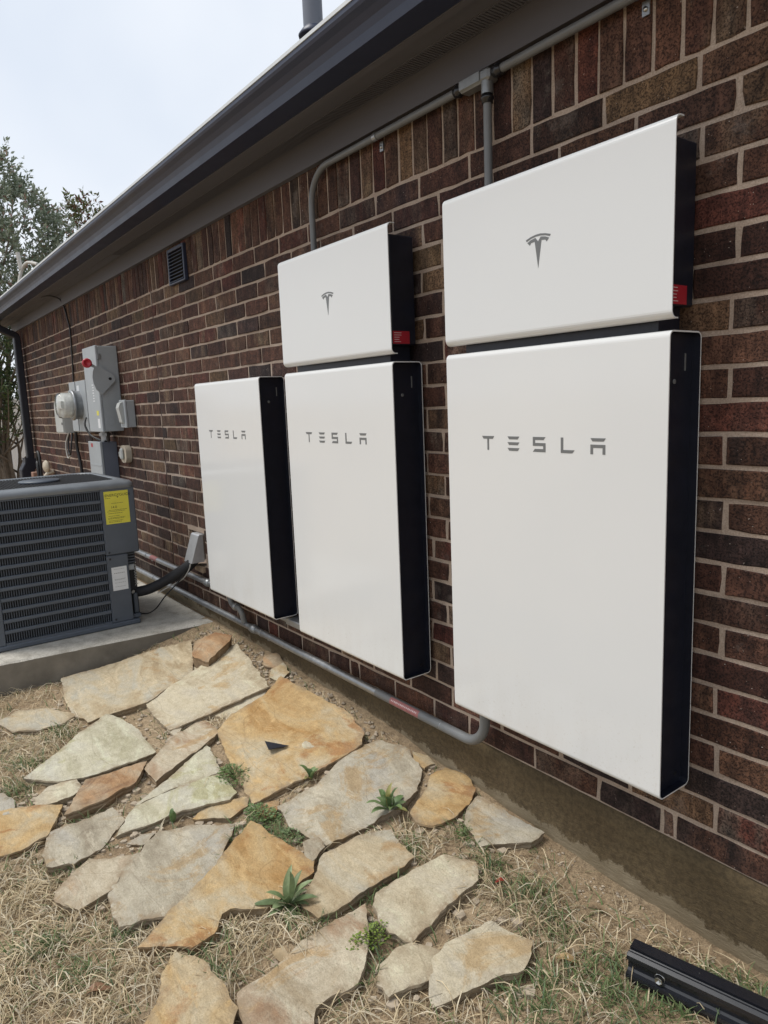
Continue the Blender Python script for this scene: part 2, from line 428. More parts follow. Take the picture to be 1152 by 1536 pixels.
# ------------------------------------------------------------------ helpers
class MB:
    """collects polygons; build() links them as one mesh object"""

    def __init__(self):
        self.v, self.f, self.mi, self.sm = [], [], [], []

    def add(self, vs, fs, smooth=False, mi=0):
        b = len(self.v)
        self.v += [tuple(p) for p in vs]
        for q in fs:
            self.f.append(tuple(b + i for i in q))
            self.sm.append(smooth)
            self.mi.append(mi)
        return self

    def box(self, x0, x1, y0, y1, z0, z1, bev=0.0):
        x0, x1 = min(x0, x1), max(x0, x1)
        y0, y1 = min(y0, y1), max(y0, y1)
        z0, z1 = min(z0, z1), max(z0, z1)
        if bev <= 0:
            vs = [(x, y, z) for x in (x0, x1) for y in (y0, y1) for z in (z0, z1)]
            fs = [(0, 1, 3, 2), (4, 6, 7, 5), (0, 4, 5, 1), (2, 3, 7, 6), (0, 2, 6, 4), (1, 5, 7, 3)]
            return self.add(vs, fs)
        b = min(bev, (x1 - x0) / 2.01, (y1 - y0) / 2.01, (z1 - z0) / 2.01)
        lo, hi = (x0, y0, z0), (x1, y1, z1)
        idx, vs = {}, []
        for sx in (0, 1):
            for sy in (0, 1):
                for sz in (0, 1):
                    s = (sx, sy, sz)
                    for ax in range(3):
                        p = []
                        for i in range(3):
                            e = hi[i] if s[i] else lo[i]
                            p.append(e if i == ax else e + (-b if s[i] else b))
                        idx[(s, ax)] = len(vs)
                        vs.append(tuple(p))
        fs = []
        for ax in range(3):
            o1, o2 = [i for i in range(3) if i != ax]
            for sd in (0, 1):
                ring = []
                for a, c in ((0, 0), (1, 0), (1, 1), (0, 1)):
                    s = [0, 0, 0]
                    s[ax] = sd; s[o1] = a; s[o2] = c
                    ring.append(idx[(tuple(s), ax)])
                flip = (sd == 0) ^ (ax == 1)
                fs.append(tuple(reversed(ring)) if flip else tuple(ring))
        for ax in range(3):
            o1, o2 = [i for i in range(3) if i != ax]
            for a in (0, 1):
                for c in (0, 1):
                    s0 = [0, 0, 0]; s0[o1] = a; s0[o2] = c
                    s1 = list(s0); s1[ax] = 1
                    s0, s1 = tuple(s0), tuple(s1)
                    fs.append((idx[(s0, o1)], idx[(s1, o1)], idx[(s1, o2)], idx[(s0, o2)]))
        for s in [(a, c, d) for a in (0, 1) for c in (0, 1) for d in (0, 1)]:
            fs.append((idx[(s, 0)], idx[(s, 1)], idx[(s, 2)]))
        return self.add(vs, fs)

    def prism(self, prof, x0, x1, axis='x', closed=True, caps=True, smooth=False):
        """profile of 2-D points swept along an axis: axis x -> (y,z), y -> (x,z), z -> (x,y)"""
        def P(a, t):
            return {'x': (t, a[0], a[1]), 'y': (a[0], t, a[1]), 'z': (a[0], a[1], t)}[axis]
        n = len(prof)
        vs = [P(a, x0) for a in prof] + [P(a, x1) for a in prof]
        fs = [(i, (i + 1) % n, n + (i + 1) % n, n + i) for i in range(n if closed else n - 1)]
        self.add(vs, fs, smooth)
        if caps and closed:
            self.add(vs, [tuple(range(n - 1, -1, -1)), tuple(range(n, 2 * n))])
        return self

    def tube(self, path, r, n=12, caps=True, smooth=True, radii=None):
        pts = [Vector(p) for p in path]
        rings = []
        up = None
        for i, p in enumerate(pts):
            if i == 0:
                t = pts[1] - p
            elif i == len(pts) - 1:
                t = p - pts[-2]
            else:
                t = (pts[i + 1] - p).normalized() + (p - pts[i - 1]).normalized()
            t.normalize()
            if up is None:
                up = Vector((0, 0, 1)) if abs(t.z) < 0.9 else Vector((1, 0, 0))
            a = t.cross(up)
            if a.length < 1e-5:
                a = t.orthogonal()
            a.normalize()
            b = a.cross(t).normalized()
            up = b
            rr = radii[i] if radii else r
            rings.append([p + a * math.cos(2 * PI * j / n) * rr + b * math.sin(2 * PI * j / n) * rr for j in range(n)])
        vs = [q for ring in rings for q in ring]
        fs = []
        for i in range(len(rings) - 1):
            for j in range(n):
                fs.append((i * n + j, i * n + (j + 1) % n, (i + 1) * n + (j + 1) % n, (i + 1) * n + j))
        self.add(vs, fs, smooth)
        if caps:
            m = (len(rings) - 1) * n
            self.add(vs, [tuple(range(n - 1, -1, -1)), tuple(range(m, m + n))])
        return self

    def lathe(self, c, axis, prof, n=24, smooth=True):
        """prof: (distance along axis, radius)"""
        c = Vector(c)
        t = Vector(axis).normalized()
        a = t.orthogonal().normalized()
        b = t.cross(a)
        vs, fs = [], []
        for d, r in prof:
            for j in range(n):
                w = 2 * PI * j / n
                vs.append(c + t * d + (a * math.cos(w) + b * math.sin(w)) * max(r, 1e-5))
        for i in range(len(prof) - 1):
            for j in range(n):
                fs.append((i * n + j, i * n + (j + 1) % n, (i + 1) * n + (j + 1) % n, (i + 1) * n + j))
        return self.add(vs, fs, smooth)

    def build(self, name, mat=None, parent=None, sharp=None):
        me = bpy.data.meshes.new(name)
        me.from_pydata(self.v, [], self.f)
        if mat:
            for q in (mat if isinstance(mat, (list, tuple)) else [mat]):
                me.materials.append(MATS[q])
        me.polygons.foreach_set('use_smooth', self.sm)
        me.polygons.foreach_set('material_index', self.mi)
        me.update()
        return link(name, me, parent)


def link(name, me, parent=None):
    o = bpy.data.objects.new(name, me)
    COL.objects.link(o)
    if parent is not None:
        o.parent = parent
        o.matrix_parent_inverse = parent.matrix_basis.inverted()
    return o


def empty(name, loc, label=None, cat=None, group=None):
    o = bpy.data.objects.new(name, None)
    o.empty_display_size = 0.1
    o.location = loc
    COL.objects.link(o)
    if label:
        tag(o, label, cat, group)
    return o


def tag(o, label, cat, group=None, kind=None):
    o['label'] = label
    o['category'] = cat
    if group:
        o['group'] = group
    if kind:
        o['kind'] = kind
    return o


def colour_attr(me, name, per_vertex):
    at = me.attributes.new(name, 'FLOAT_COLOR', 'POINT')
    at.data.foreach_set('color', np.asarray(per_vertex, dtype=np.float32).ravel())


def arc_path(p0, corner, p1, r, n=8):
    """straight p0 -> corner -> p1 with the corner rounded to radius r"""
    p0, c, p1 = Vector(p0), Vector(corner), Vector(p1)
    a = (p0 - c).normalized()
    b = (p1 - c).normalized()
    ang = a.angle(b)
    d = r / math.tan(ang / 2)
    q0, q1 = c + a * d, c + b * d
    cen = c + (a + b).normalized() * (r / math.sin(ang / 2))
    u = q0 - cen
    w = q1 - cen
    out = [p0]
    for i in range(n + 1):
        out.append(cen + u.slerp(w, i / n) if False else cen + (u * math.sin((1 - i / n) * (PI - ang)) + w * math.sin(i / n * (PI - ang))) / math.sin(PI - ang))
    out.append(p1)
    return out


def rounded(x0, x1, y0, y1, r, n=5):
    pts = []
    for cx, cy, a0 in ((x1 - r, y1 - r, 0), (x0 + r, y1 - r, 90), (x0 + r, y0 + r, 180), (x1 - r, y0 + r, 270)):
        for i in range(n + 1):
            a = R(a0 + 90 * i / n)
            pts.append((cx + r * math.cos(a), cy + r * math.sin(a)))
    return pts


def flat_poly(pts, y, th=0.0006):
    """flat print on a face that looks to -y: pts are (x, z)"""
    m = MB()
    m.prism(list(pts), y - th, y, 'y')
    return m


def text_mesh(body, size, to_world, name, mat, parent, extrude=0.0003):
    cu = bpy.data.curves.new(name, 'FONT')
    cu.body = body
    cu.size = size
    cu.extrude = extrude
    tmp = bpy.data.objects.new(name + '_tmp', cu)
    COL.objects.link(tmp)
    dg = bpy.context.evaluated_depsgraph_get()
    me = bpy.data.meshes.new_from_object(tmp.evaluated_get(dg))
    bpy.data.objects.remove(tmp, do_unlink=True)
    bpy.data.curves.remove(cu)
    me.transform(to_world)
    me.name = name
    me.materials.clear()
    me.materials.append(MATS[mat])
    return link(name, me, parent)


# ------------------------------------------------------------------ ground
def wall_ground(x):
    return float(np.interp(x, [-3.1, -1.45, -1.1, -0.5, 0.1], [-0.285, -0.32, -0.355, -0.39, -0.435]))


def ground_z(x, y):
    d = max(0.0, 0.015 - y)
    return -0.45 + (wall_ground(x) + 0.45) * math.exp(-(d / 0.5) ** 2)


def rough_z(x, y):
    v = Vector((x, y, 0.3))
    return ground_z(x, y) + 0.012 * noise.fractal(v * 5.0, 1.0, 2.0, 4) + 0.004 * noise.noise(v * 40.0)


def make_ground():
    # fine grid near the wall, coarse out to the horizon, one sheet
    xs = sorted(set([-900, -300, -100, -40, -20, -12, -8, -6, -5, -4.4, -4.0, -3.7, -3.5] + [round(-3.3 + 0.03 * i, 3) for i in range(164)]
                    + [1.8, 2.2, 3, 4, 6, 10, 20, 50, 150, 400, 900]))
    ys = sorted(set([-900, -300, -100, -40, -20, -10, -6, -4.5, -3.6, -3.0] + [round(-2.6 + 0.03 * i, 3) for i in range(89)] + [0.12, 0.5, 1, 2, 4, 8, 15, 30, 80, 300, 900]))
    vs, fs = [], []
    for x in xs:
        for y in ys:
            far = abs(x) > 8 or abs(y) > 8
            vs.append((x, y, -0.46 if (far or y > 0.11) else rough_z(x, y)))
    ny = len(ys)
    for i in range(len(xs) - 1):
        for j in range(ny - 1):
            a = i * ny + j
            fs.append((a, a + ny, a + ny + 1, a + 1))
    m = MB()
    m.add(vs, fs, True)
    o = m.build('ground', 'soil')
    o['kind'] = 'structure'
    o['label'] = 'bare tan soil with straw and pebbles beside the house'


make_ground()

# ------------------------------------------------------------------ house
WALL_X0, WALL_X1 = -8.45, 1.9
FACE = 0.015           # plane of the brick faces
Z_BASE, PITCH, NCOURSE = -0.193, 0.0786, 25
Z_SOLDIER = Z_BASE + PITCH * NCOURSE
Z_TOP = 2.02
HOLE = (-3.46, -3.20, 0.045, 0.252)      # broken opening behind the line hood
JOINT_X = -3.775                          # vertical movement joint

house = empty('house', (-3.5, 0.3, -0.45), 'single storey dark brown brick house with navy gutter along the eave', 'house')

m = MB()
x0h, x1h, z0h, z1h = HOLE
YM = FACE + 0.0042
m.box(WALL_X0, x0h, YM, 0.2, Z_BASE, Z_TOP)
m.box(x1h, WALL_X1, YM, 0.2, Z_BASE, Z_TOP)
m.box(x0h, x1h, YM, 0.2, Z_BASE, z0h)
m.box(x0h, x1h, YM, 0.2, z1h, Z_TOP)
wall = m.build('brick_wall', 'mortar', house)
m = MB()
m.box(x0h - 0.02, x1h + 0.02, 0.13, 0.19, z0h - 0.02, z1h + 0.02)
m.build('wall_cavity', 'dark_void', wall)
m = MB()
m.box(JOINT_X - 0.006, JOINT_X + 0.006, FACE + 0.003, YM + 0.01, Z_BASE, Z_TOP)
m.build('sealant_strip', 'sealant', wall)

PAL = [((0.072, 0.034, 0.026), 28), ((0.100, 0.049, 0.034), 28), ((0.128, 0.066, 0.044), 20), ((0.048, 0.031, 0.030), 11),
       ((0.122, 0.044, 0.033), 9), ((0.165, 0.106, 0.062), 9)]
PC = [p for p, w in PAL]
PW_ = [w for p, w in PAL]


def brick_shape(x0, x1, z0, z1, up=False):
    """one brick: slightly wavering edges, worn arrises, face a little proud or tilted"""
    n_l, n_s = (2, 4) if up else (4, 2)
    nx, nz = n_l, n_s
    per = []
    for i in range(nx):
        per.append((i / nx, 0.0))
    for i in range(nz):
        per.append((1.0, i / nz))
    for i in range(nx):
        per.append((1 - i / nx, 1.0))
    for i in range(nz):
        per.append((0.0, 1 - i / nz))
    dy = random.uniform(-0.0014, 0.0016)
    tx, tz = random.uniform(-0.0011, 0.0011), random.uniform(-0.0011, 0.0011)
    outer, front, back = [], [], []
    for a, b in per:
        jx, jz = random.uniform(-0.0017, 0.0017), random.uniform(-0.0019, 0.0019)
        px, pz = x0 + a * (x1 - x0) + jx, z0 + b * (z1 - z0) + jz
        if a in (0.0, 1.0) and b in (0.0, 1.0) and random.random() < 0.15:      # chipped corner
            cc = random.uniform(0.0015, 0.0045)
            px += cc if a == 0.0 else -cc
            pz += (cc if b == 0.0 else -cc) * 0.7
        ins = random.uniform(0.0018, 0.0042)
        fx = px + (ins if a < 0.01 else (-ins if a > 0.99 else 0))
        fz = pz + (ins if b < 0.01 else (-ins if b > 0.99 else 0))
        y = FACE + dy + tx * (a - 0.5) * 2 + tz * (b - 0.5) * 2
        front.append((fx, y, fz))
        outer.append((px, y + random.uniform(0.0015, 0.003), pz))
        back.append((px, FACE + 0.06, pz))
    n = len(per)
    vs = front + outer + back
    fs = [tuple(range(n))]
    for i in range(n):
        j = (i + 1) % n
        fs.append((i, n + i, n + j, j))
        fs.append((n + i, 2 * n + i, 2 * n + j, n + j))
    base = random.choices(PC, PW_)[0]
    k = random.uniform(0.78, 1.25)
    col = tuple(min(1, c * k * random.uniform(0.96, 1.04)) for c in base) + (1.0,)
    fl = random.choice([(0.25, 0.19, 0.12), (0.21, 0.155, 0.105), (0.19, 0.175, 0.145), (0.14, 0.075, 0.055), (0.035, 0.027, 0.027)])
    fcol = fl + (random.choice([0.0, 0.15, 0.35, 0.6, 0.85]),)
    return vs, fs, col, fcol


def lay_bricks():
    out = []
    for c in range(NCOURSE):
        z0 = Z_BASE + c * PITCH + 0.0058
        z1 = Z_BASE + (c + 1) * PITCH - 0.0058
        x = -0.037 + (0.0 if c % 2 == 0 else 0.098) - 0.25 * 40 + random.uniform(-0.012, 0.012)
        cuts = []
        while x < WALL_X1 + 0.3:
            cuts.append(x + random.uniform(-0.006, 0.006))
            x += 0.25
        for a, b in zip(cuts[:-1], cuts[1:]):
            a, b = max(a, WALL_X0 + 0.001), min(b, WALL_X1)
            if b - a < 0.03:
                continue
            g = random.uniform(0.0056, 0.0078)
            spans = [(a + g, b - g)]
            if a < JOINT_X < b:
                spans = [(a + g, JOINT_X - 0.007), (JOINT_X + 0.007, b - g)]
            zm = (z0 + z1) / 2
            if z0h - 0.03 < zm < z1h + 0.03:
                res = []
                jag = random.uniform(-0.02, 0.02)
                for p, q in spans:
                    if q < x0h or p > x1h:
                        res.append((p, q))
                    else:
                        if p < x0h - 0.03:
                            res.append((p, x0h + jag))
                        if q > x1h + 0.03:
                            res.append((x1h - 0.004, q))
                spans = res
            if c == 0:
                spans2 = []
                for p, q in spans:           # open weep joints in the lowest course
                    for wx in (-0.084, -0.849, -1.62, -2.4, 0.68):
                        if p < wx < q:
                            spans2 += [(p, wx - 0.007), (wx + 0.007, q)]
                            break
                    else:
                        spans2.append((p, q))
                spans = spans2
            for p, q in spans:
                if q - p > 0.012:
                    out.append((p, q, z0, z1, False))
    x = -0.037 - 0.0765 * 112
    while x < WALL_X1:
        w = 0.0765 + random.uniform(-0.004, 0.004)
        g = random.uniform(0.004, 0.008)
        a, b = max(x + g, WALL_X0), x + w - g * 0.6
        parts = [(a, JOINT_X - 0.007), (JOINT_X + 0.007, b)] if a < JOINT_X < b else [(a, b)]
        for a, b in parts:
            if b - a > 0.008:
                out.append((a, b, Z_SOLDIER + random.uniform(0.004, 0.008), Z_TOP - 0.002, True))
        x += w
    return out


BATT_X = [0.0, -1.0341, -2.0384]
CAMP = Vector(camo.location)


def hidden(x, z):
    """is this point of the wall covered by a battery or inverter from the photograph's position"""
    p = Vector((x, FACE, z))
    d = p - CAMP
    t = (-0.131 - CAMP.y) / d.y
    q = CAMP + d * t
    for i, bx in enumerate(BATT_X):
        if bx - 0.755 < q.x < bx and 0 < q.z < (1.6 if i < 2 else 1.15):
            return True
    return False


bricks = lay_bricks()
ranked = []
for b in bricks:
    x, z = (b[0] + b[1]) / 2, (b[2] + b[3]) / 2
    vis = 0
    for sx in (0.1, 0.5, 0.9):
        xx = b[0] + (b[1] - b[0]) * sx
        d = Vector((xx, FACE, z)) - CAMP
        fwd = camo.rotation_euler.to_matrix() @ Vector((0, 0, -1))
        rt = camo.rotation_euler.to_matrix() @ Vector((1, 0, 0))
        upv = camo.rotation_euler.to_matrix() @ Vector((0, 1, 0))
        w = d.dot(fwd)
        if w > 0 and abs(d.dot(rt) / w) < 0.56 and abs(d.dot(upv) / w) < 0.74 and not hidden(xx, z):
            vis += 1
    d = Vector((x, FACE, z)) - CAMP
    area = (b[1] - b[0]) * (b[3] - b[2]) * abs(d.y) / d.length ** 3
    ranked.append((area * vis / 3, b))
ranked.sort(key=lambda t: -t[0])
for _, b in ranked[:300]:
    vs, fs, c, f = brick_shape(*b)
    m = MB()
    m.add(vs, fs)
    o = m.build('brick', 'brick', wall)
    colour_attr(o.data, 'brick_colour', [c] * len(vs))
    colour_attr(o.data, 'brick_flash', [f] * len(vs))
m = MB()
C1, C2 = [], []
for _, b in ranked[300:]:
    vs, fs, c, f = brick_shape(*b)
    m.add(vs, fs)
    C1 += [c] * len(vs)
    C2 += [f] * len(vs)
o = m.build('distant_bricks', 'brick', wall)
o['kind'] = 'stuff'
colour_attr(o.data, 'brick_colour', C1)
colour_attr(o.data, 'brick_flash', C2)

# broken brick ends and mortar round the opening
m = MB()
for i in range(16):
    x = random.uniform(x0h - 0.005, x0h + 0.012)
    z = random.uniform(z0h - 0.01, z1h)
    s = random.uniform(0.006, 0.016)
    y = random.uniform(0.02, 0.05)
    pts = [Vector((random.uniform(-1, 1), random.uniform(-1, 1), random.uniform(-1, 1))).normalized() * s for _ in range(6)]
    base = Vector((x, y, z))
    vs = [base + Vector(v) for v in ((s, 0, 0), (0, -s, 0), (-s, 0, 0), (0, s, 0), (0, 0, s * random.uniform(.6, 1.3)), (0, 0, -s))]
    m.add(vs, [(0, 1, 4), (1, 2, 4), (2, 3, 4), (3, 0, 4), (1, 0, 5), (2, 1, 5), (3, 2, 5), (0, 3, 5)])
o = m.build('broken_masonry', 'raw_brick_break', wall)
o['kind'] = 'stuff'
m = MB()
m.box(-3.34, -3.215, -0.006, 0.05, 0.0, 0.044, 0.006)
m.build('mortar_ledge', 'raw_brick_break', wall)

# slab edge below the brick
vs, fs = [], []
nx = 260
zs = [-0.193, -0.198, -0.25, -0.31, -0.37, -0.42, -0.50, -0.70]
for i in range(nx + 1):
    x = WALL_X0 + (WALL_X1 - WALL_X0) * i / nx
    for j, z in enumerate(zs):
        b = 0.004 * noise.fractal(Vector((x * 3, z * 9, 1.0)), 1, 2, 4)
        lip = 0.0
        if z < -0.36:
            lip = 0.022 * max(0, noise.noise(Vector((x * 2.2, 5, z * 3))) + 0.25) * (1 if x > -0.9 else 0.4)
        vs.append((x, 0.016 + (0.03 if j == 0 else 0) + (0 if j == 0 else b) - lip, z))
nz_ = len(zs)
for i in range(nx):
    for j in range(nz_ - 1):
        a = i * nz_ + j
        fs.append((a, a + 1, a + nz_ + 1, a + nz_))
m = MB()
m.add(vs, fs, True)
m.box(WALL_X0, WALL_X1, 0.05, 0.3, -0.70, -0.194)
m.build('slab_edge', 'slab_edge', house)

# gable return at the far end, rear walls (plain, out of sight) so that the house is a body
m = MB()
m.box(WALL_X0, WALL_X0 + 0.2, 0.2, 7.0, -0.6, Z_TOP)
m.box(WALL_X1 - 0.2, WALL_X1, 0.2, 7.0, -0.6, Z_TOP)
m.build('end_wall', 'mortar', house)

# eave
EX0, EX1 = -8.78, 1.95
m = MB()
m.prism([(-0.010, 1.976), (FACE + 0.08, 1.976), (FACE + 0.08, 2.10), (-0.010, 2.10)], EX0 + 0.25, EX1)
m.build('frieze_board', 'eave_paint', house)
m = MB()
m.box(EX0, EX1, -0.200, -0.012, 2.079, 2.095)
soffit = m.build('soffit', 'eave_paint', house)
m = MB()                                      # ribbed vent strip along the wall side of the soffit
m.box(EX0, EX1, -0.0845, -0.0815, 2.0755, 2.0795)
m.box(EX0, EX1, -0.0165, -0.0135, 2.0755, 2.0795)
x = -4.2
while x < EX1:
    m.box(x, x + 0.006, -0.080, -0.018, 2.0765, 2.0795)
    x += 0.0125
o = m.build('vent_strip', 'eave_paint', soffit)
m = MB()
m.box(EX0, EX1, -0.19, -0.165, 2.062, 2.20)
m.build('fascia', 'eave_paint', house)
# K profile gutter
out_p = [(-0.180, 2.190), (-0.180, 2.066), (-0.278, 2.066), (-0.284, 2.092), (-0.292, 2.112), (-0.306, 2.128), (-0.322, 2.140), (-0.327, 2.149), (-0.327, 2.163)]
inn = [(a + 0.0025, b + 0.0015) for a, b in reversed(out_p)]
m = MB()
m.prism(out_p + inn, EX0, EX1)
gut = m.build('gutter', 'gutter_paint', house)
m = MB()
m.prism([(-0.3300, 2.1635), (-0.3245, 2.1635), (-0.3105, 2.1745), (-0.3105, 2.1785), (-0.3300, 2.1750)], EX0, EX1)
m.build('gutter_lip', 'gutter_lip_metal', gut)
# roof slope
m = MB()
m.prism([(-0.225, 2.196), (-0.225, 2.182), (3.4, 3.90), (3.4, 3.95)], EX0, EX1)
m.prism([(3.4, 3.90), (7.3, 2.182), (7.3, 2.196), (3.4, 3.95)], EX0, EX1)
roof = m.build('roof', 'shingle', house)
m = MB()
m.prism([(-0.05, 2.2), (3.4, 3.88), (6.9, 2.2)], WALL_X0, WALL_X0 + 0.1)
m.build('gable', 'eave_paint', house)
# flue through the roof
m = MB()
fx, fy = -1.79, 0.10
m.tube([(fx, fy, 2.25), (fx, fy, 3.05)], 0.041, 20)
fl = m.build('flue_pipe', 'box_grey_dark', house)
m = MB()
m.lathe((fx, fy, 2.535), (0, 0, 1), [(-0.012, 0.041), (-0.014, 0.062), (-0.006, 0.064), (0.016, 0.047), (0.022, 0.041)], 28)
m.build('storm_collar', 'gutter_paint', fl)

# downspout at the far corner: outlet, elbow back to the wall, drop
dsx = -8.05
m = MB()
prof = rounded(-0.05, 0.05, -0.036, 0.036, 0.012, 3)


def rect_sweep(mb, path, hw, hd):
    pts = [Vector(p) for p in path]
    rings = []
    for i, p in enumerate(pts):
        t = (pts[min(i + 1, len(pts) - 1)] - pts[max(i - 1, 0)]).normalized()
        a = Vector((1, 0, 0))
        b = t.cross(a).normalized()
        rings.append([p + a * x + b * y for x, y in rounded(-hw, hw, -hd, hd, 0.012, 3)])
    n = len(rings[0])
    vs = [q for r_ in rings for q in r_]
    fs = [(i * n + j, i * n + (j + 1) % n, (i + 1) * n + (j + 1) % n, (i + 1) * n + j) for i in range(len(rings) - 1) for j in range(n)]
    mb.add(vs, fs)


pth = arc_path((dsx, -0.235, 2.075), (dsx, -0.235, 1.985), (dsx, -0.05, 1.90), 0.05, 6)[:-1] + \
    arc_path((dsx, -0.14, 1.942), (dsx, -0.05, 1.90), (dsx, -0.05, 1.70), 0.05, 6)[1:]
rect_sweep(m, pth, 0.05, 0.036)
ds = m.build('downspout', 'downspout_paint', house)
m = MB()
rect_sweep(m, [(dsx, -0.05, 1.72), (dsx, -0.05, 0.50)], 0.052, 0.038)
m.build('drop_pipe', 'downspout_paint', ds)
m = MB()
rect_sweep(m, [(dsx, -0.052, 0.53), (dsx, -0.06, 0.46), (dsx, -0.10, 0.40), (dsx + 0.02, -0.12, -0.40)], 0.085, 0.07)
m.build('drain_adapter', 'black_plastic', ds)

# ------------------------------------------------------------------ wall louvre vent high on the wall
vent = empty('wall_vent', (-3.245, 0.0, 1.75), 'small black louvred vent set in the soldier course below the eave', 'vent')
m = MB()
m.box(-3.372, -3.356, -0.008, FACE, 1.75, 1.955, 0.003)
m.box(-3.134, -3.118, -0.008, FACE, 1.75, 1.955, 0.003)
m.box(-3.356, -3.134, -0.008, FACE, 1.75, 1.762, 0.003)
m.box(-3.356, -3.134, -0.008, FACE, 1.936, 1.955, 0.003)
m.build('frame', 'gutter_paint', vent)
for i in range(9):
    z = 1.763 + i * 0.0190
    m = MB()
    m.prism([(-0.012, z), (-0.012, z + 0.0025), (0.004, z + 0.0135), (0.008, z + 0.0120)], -3.356, -3.134)
    m.build('slat', 'gutter_paint', vent)
m = MB()
m.box(-3.345, -3.145, 0.0095, 0.0135, 1.768, 1.928)
m.build('backing', 'dark_void', vent)


# ------------------------------------------------------------------ batteries
def letters(parent, bx, y, z0):
    """five stylised capitals"""
    H, Wd = 0.041, 0.045
    zt = z0 + H
    xs = [bx - 0.604, bx - 0.501, bx - 0.406, bx - 0.309, bx - 0.214]
    b = 0.0082
    sk = 0.006

    def bar(x0, x1, zb, s0=0.0, s1=0.0, h=b):
        return [(x0 + s0, zb), (x1 - s1, zb), (x1, zb + h), (x0, zb + h)]
    sets = []
    x = xs[0]
    sets.append([bar(x, x + 0.050, zt - b, sk, sk), [(x + 0.0215, z0), (x + 0.0285, z0), (x + 0.0285, zt - b - 0.0001), (x + 0.0215, zt - b - 0.0001)]])
    x = xs[1]
    sets.append([bar(x, x + Wd, zt - b, sk, sk), bar(x, x + Wd, z0 + 0.0164, sk, sk), bar(x, x + Wd, z0, sk, sk)])
    x = xs[2]
    sets.append([[(x, zt), (x, z0 + 0.0164), (x + Wd - b, z0 + 0.0164), (x + Wd - b, z0 + b), (x + 0.007, z0 + b), (x, z0), (x + Wd, z0),
                  (x + Wd, z0 + 0.0164 + b), (x + b, z0 + 0.0164 + b), (x + b, zt - b), (x + Wd - 0.007, zt - b), (x + Wd, zt)]])
    x = xs[3]
    sets.append([[(x, zt), (x, z0), (x + Wd - 0.007, z0), (x + Wd, z0 + b), (x + b, z0 + b), (x + b, zt)]])
    x = xs[4]
    sets.append([bar(x, x + Wd + 0.001, zt - b, sk, sk),
                 [(x, z0), (x + b, z0), (x + b, z0 + 0.0164), (x + Wd - b, z0 + 0.0164), (x + Wd - b, z0), (x + Wd, z0), (x + Wd, z0 + 0.0164 + b), (x, z0 + 0.0164 + b)]])
    for polys in sets:
        m = MB()
        for p in polys:
            m.prism(p, y - 0.0006, y, 'y')
        m.build('letter', 'print_grey', parent)


def battery(bx, label):
    t = empty('wall_battery', (bx - 0.3775, -0.066, 0.0), label, 'battery', 'white wall batteries on the brick')
    D = -0.133
    x0, x1 = bx - 0.755, bx
    outer = rounded(D, 0.0, 0.0, 1.150, 0.016, 6)
    inner = rounded(D + 0.0035, -0.0035, 0.0035, 1.1465, 0.0125, 6)
    m = MB()
    m.prism(outer, x0, x1, caps=False)
    n = len(outer)
    for xx in (x0, x1):
        vs = [(xx, a, b) for a, b in outer] + [(xx, a, b) for a, b in inner]
        m.add(vs, [(i, (i + 1) % n, n + (i + 1) % n, n + i) for i in range(n)])
    sh = m.build('shell', 'white_enamel', t)
    letters(sh, bx, D, 0.862)
    for xx, dx in ((x1, -0.022), (x0, 0.022)):
        m = MB()
        m.prism(inner, xx, xx + dx, caps=False)
        vs = [(xx + dx, a, b) for a, b in inner]
        m.add(vs, [tuple(range(n))])
        sp = m.build('side_panel', 'black_plastic', t)
        if dx < 0:
            m = MB()
            m.lathe((xx + dx, -0.075, 1.035), (1, 0, 0), [(0, 0.006), (0.0015, 0.006), (0.0015, 0.003), (0.001, 0.0)], 14)
            m.build('status_light', 'print_grey', sp)
            m = MB()
            m.box(xx + dx, xx + dx + 0.002, -0.034, -0.030, 1.06, 1.10)
            m.build('switch', 'print_grey', sp)
            m = MB()
            m.tube([(xx + dx, -0.03, 0.03), (xx + dx + 0.003, -0.03, 0.03)], 0.006, 12)
            m.build('screw', 'black_metal', sp)
    m = MB()
    m.box(x0 + 0.12, x1 - 0.12, 0.0005, FACE - 0.001, 0.75, 0.95)
    m.build('mounting_bracket', 'black_metal', t)
    return t


battery(0.0, 'large white wall battery nearest the camera below the near inverter')
battery(BATT_X[1], 'white wall battery in the middle of the row of three')
battery(BATT_X[2], 'farthest white wall battery with no inverter above it beside the line hood')

EMB_ARC = [(-0.042, 0.034), (-0.025, 0.039), (-0.008, 0.0418), (0.008, 0.0418), (0.025, 0.039), (0.042, 0.034), (0.0395, 0.0292), (0.025, 0.034), (0.008, 0.0368), (-0.008, 0.0368), (-0.025, 0.034), (-0.0395, 0.0292)]
EMB_T = [(-0.037, 0.026), (-0.025, 0.031), (-0.009, 0.034), (0.0, 0.0235), (0.009, 0.034), (0.025, 0.031), (0.037, 0.026), (0.0285, 0.018), (0.0245, 0.0235), (0.0115, 0.025), (0.0, -0.043), (-0.0115, 0.025), (-0.0245, 0.0235), (-0.0285, 0.018)]


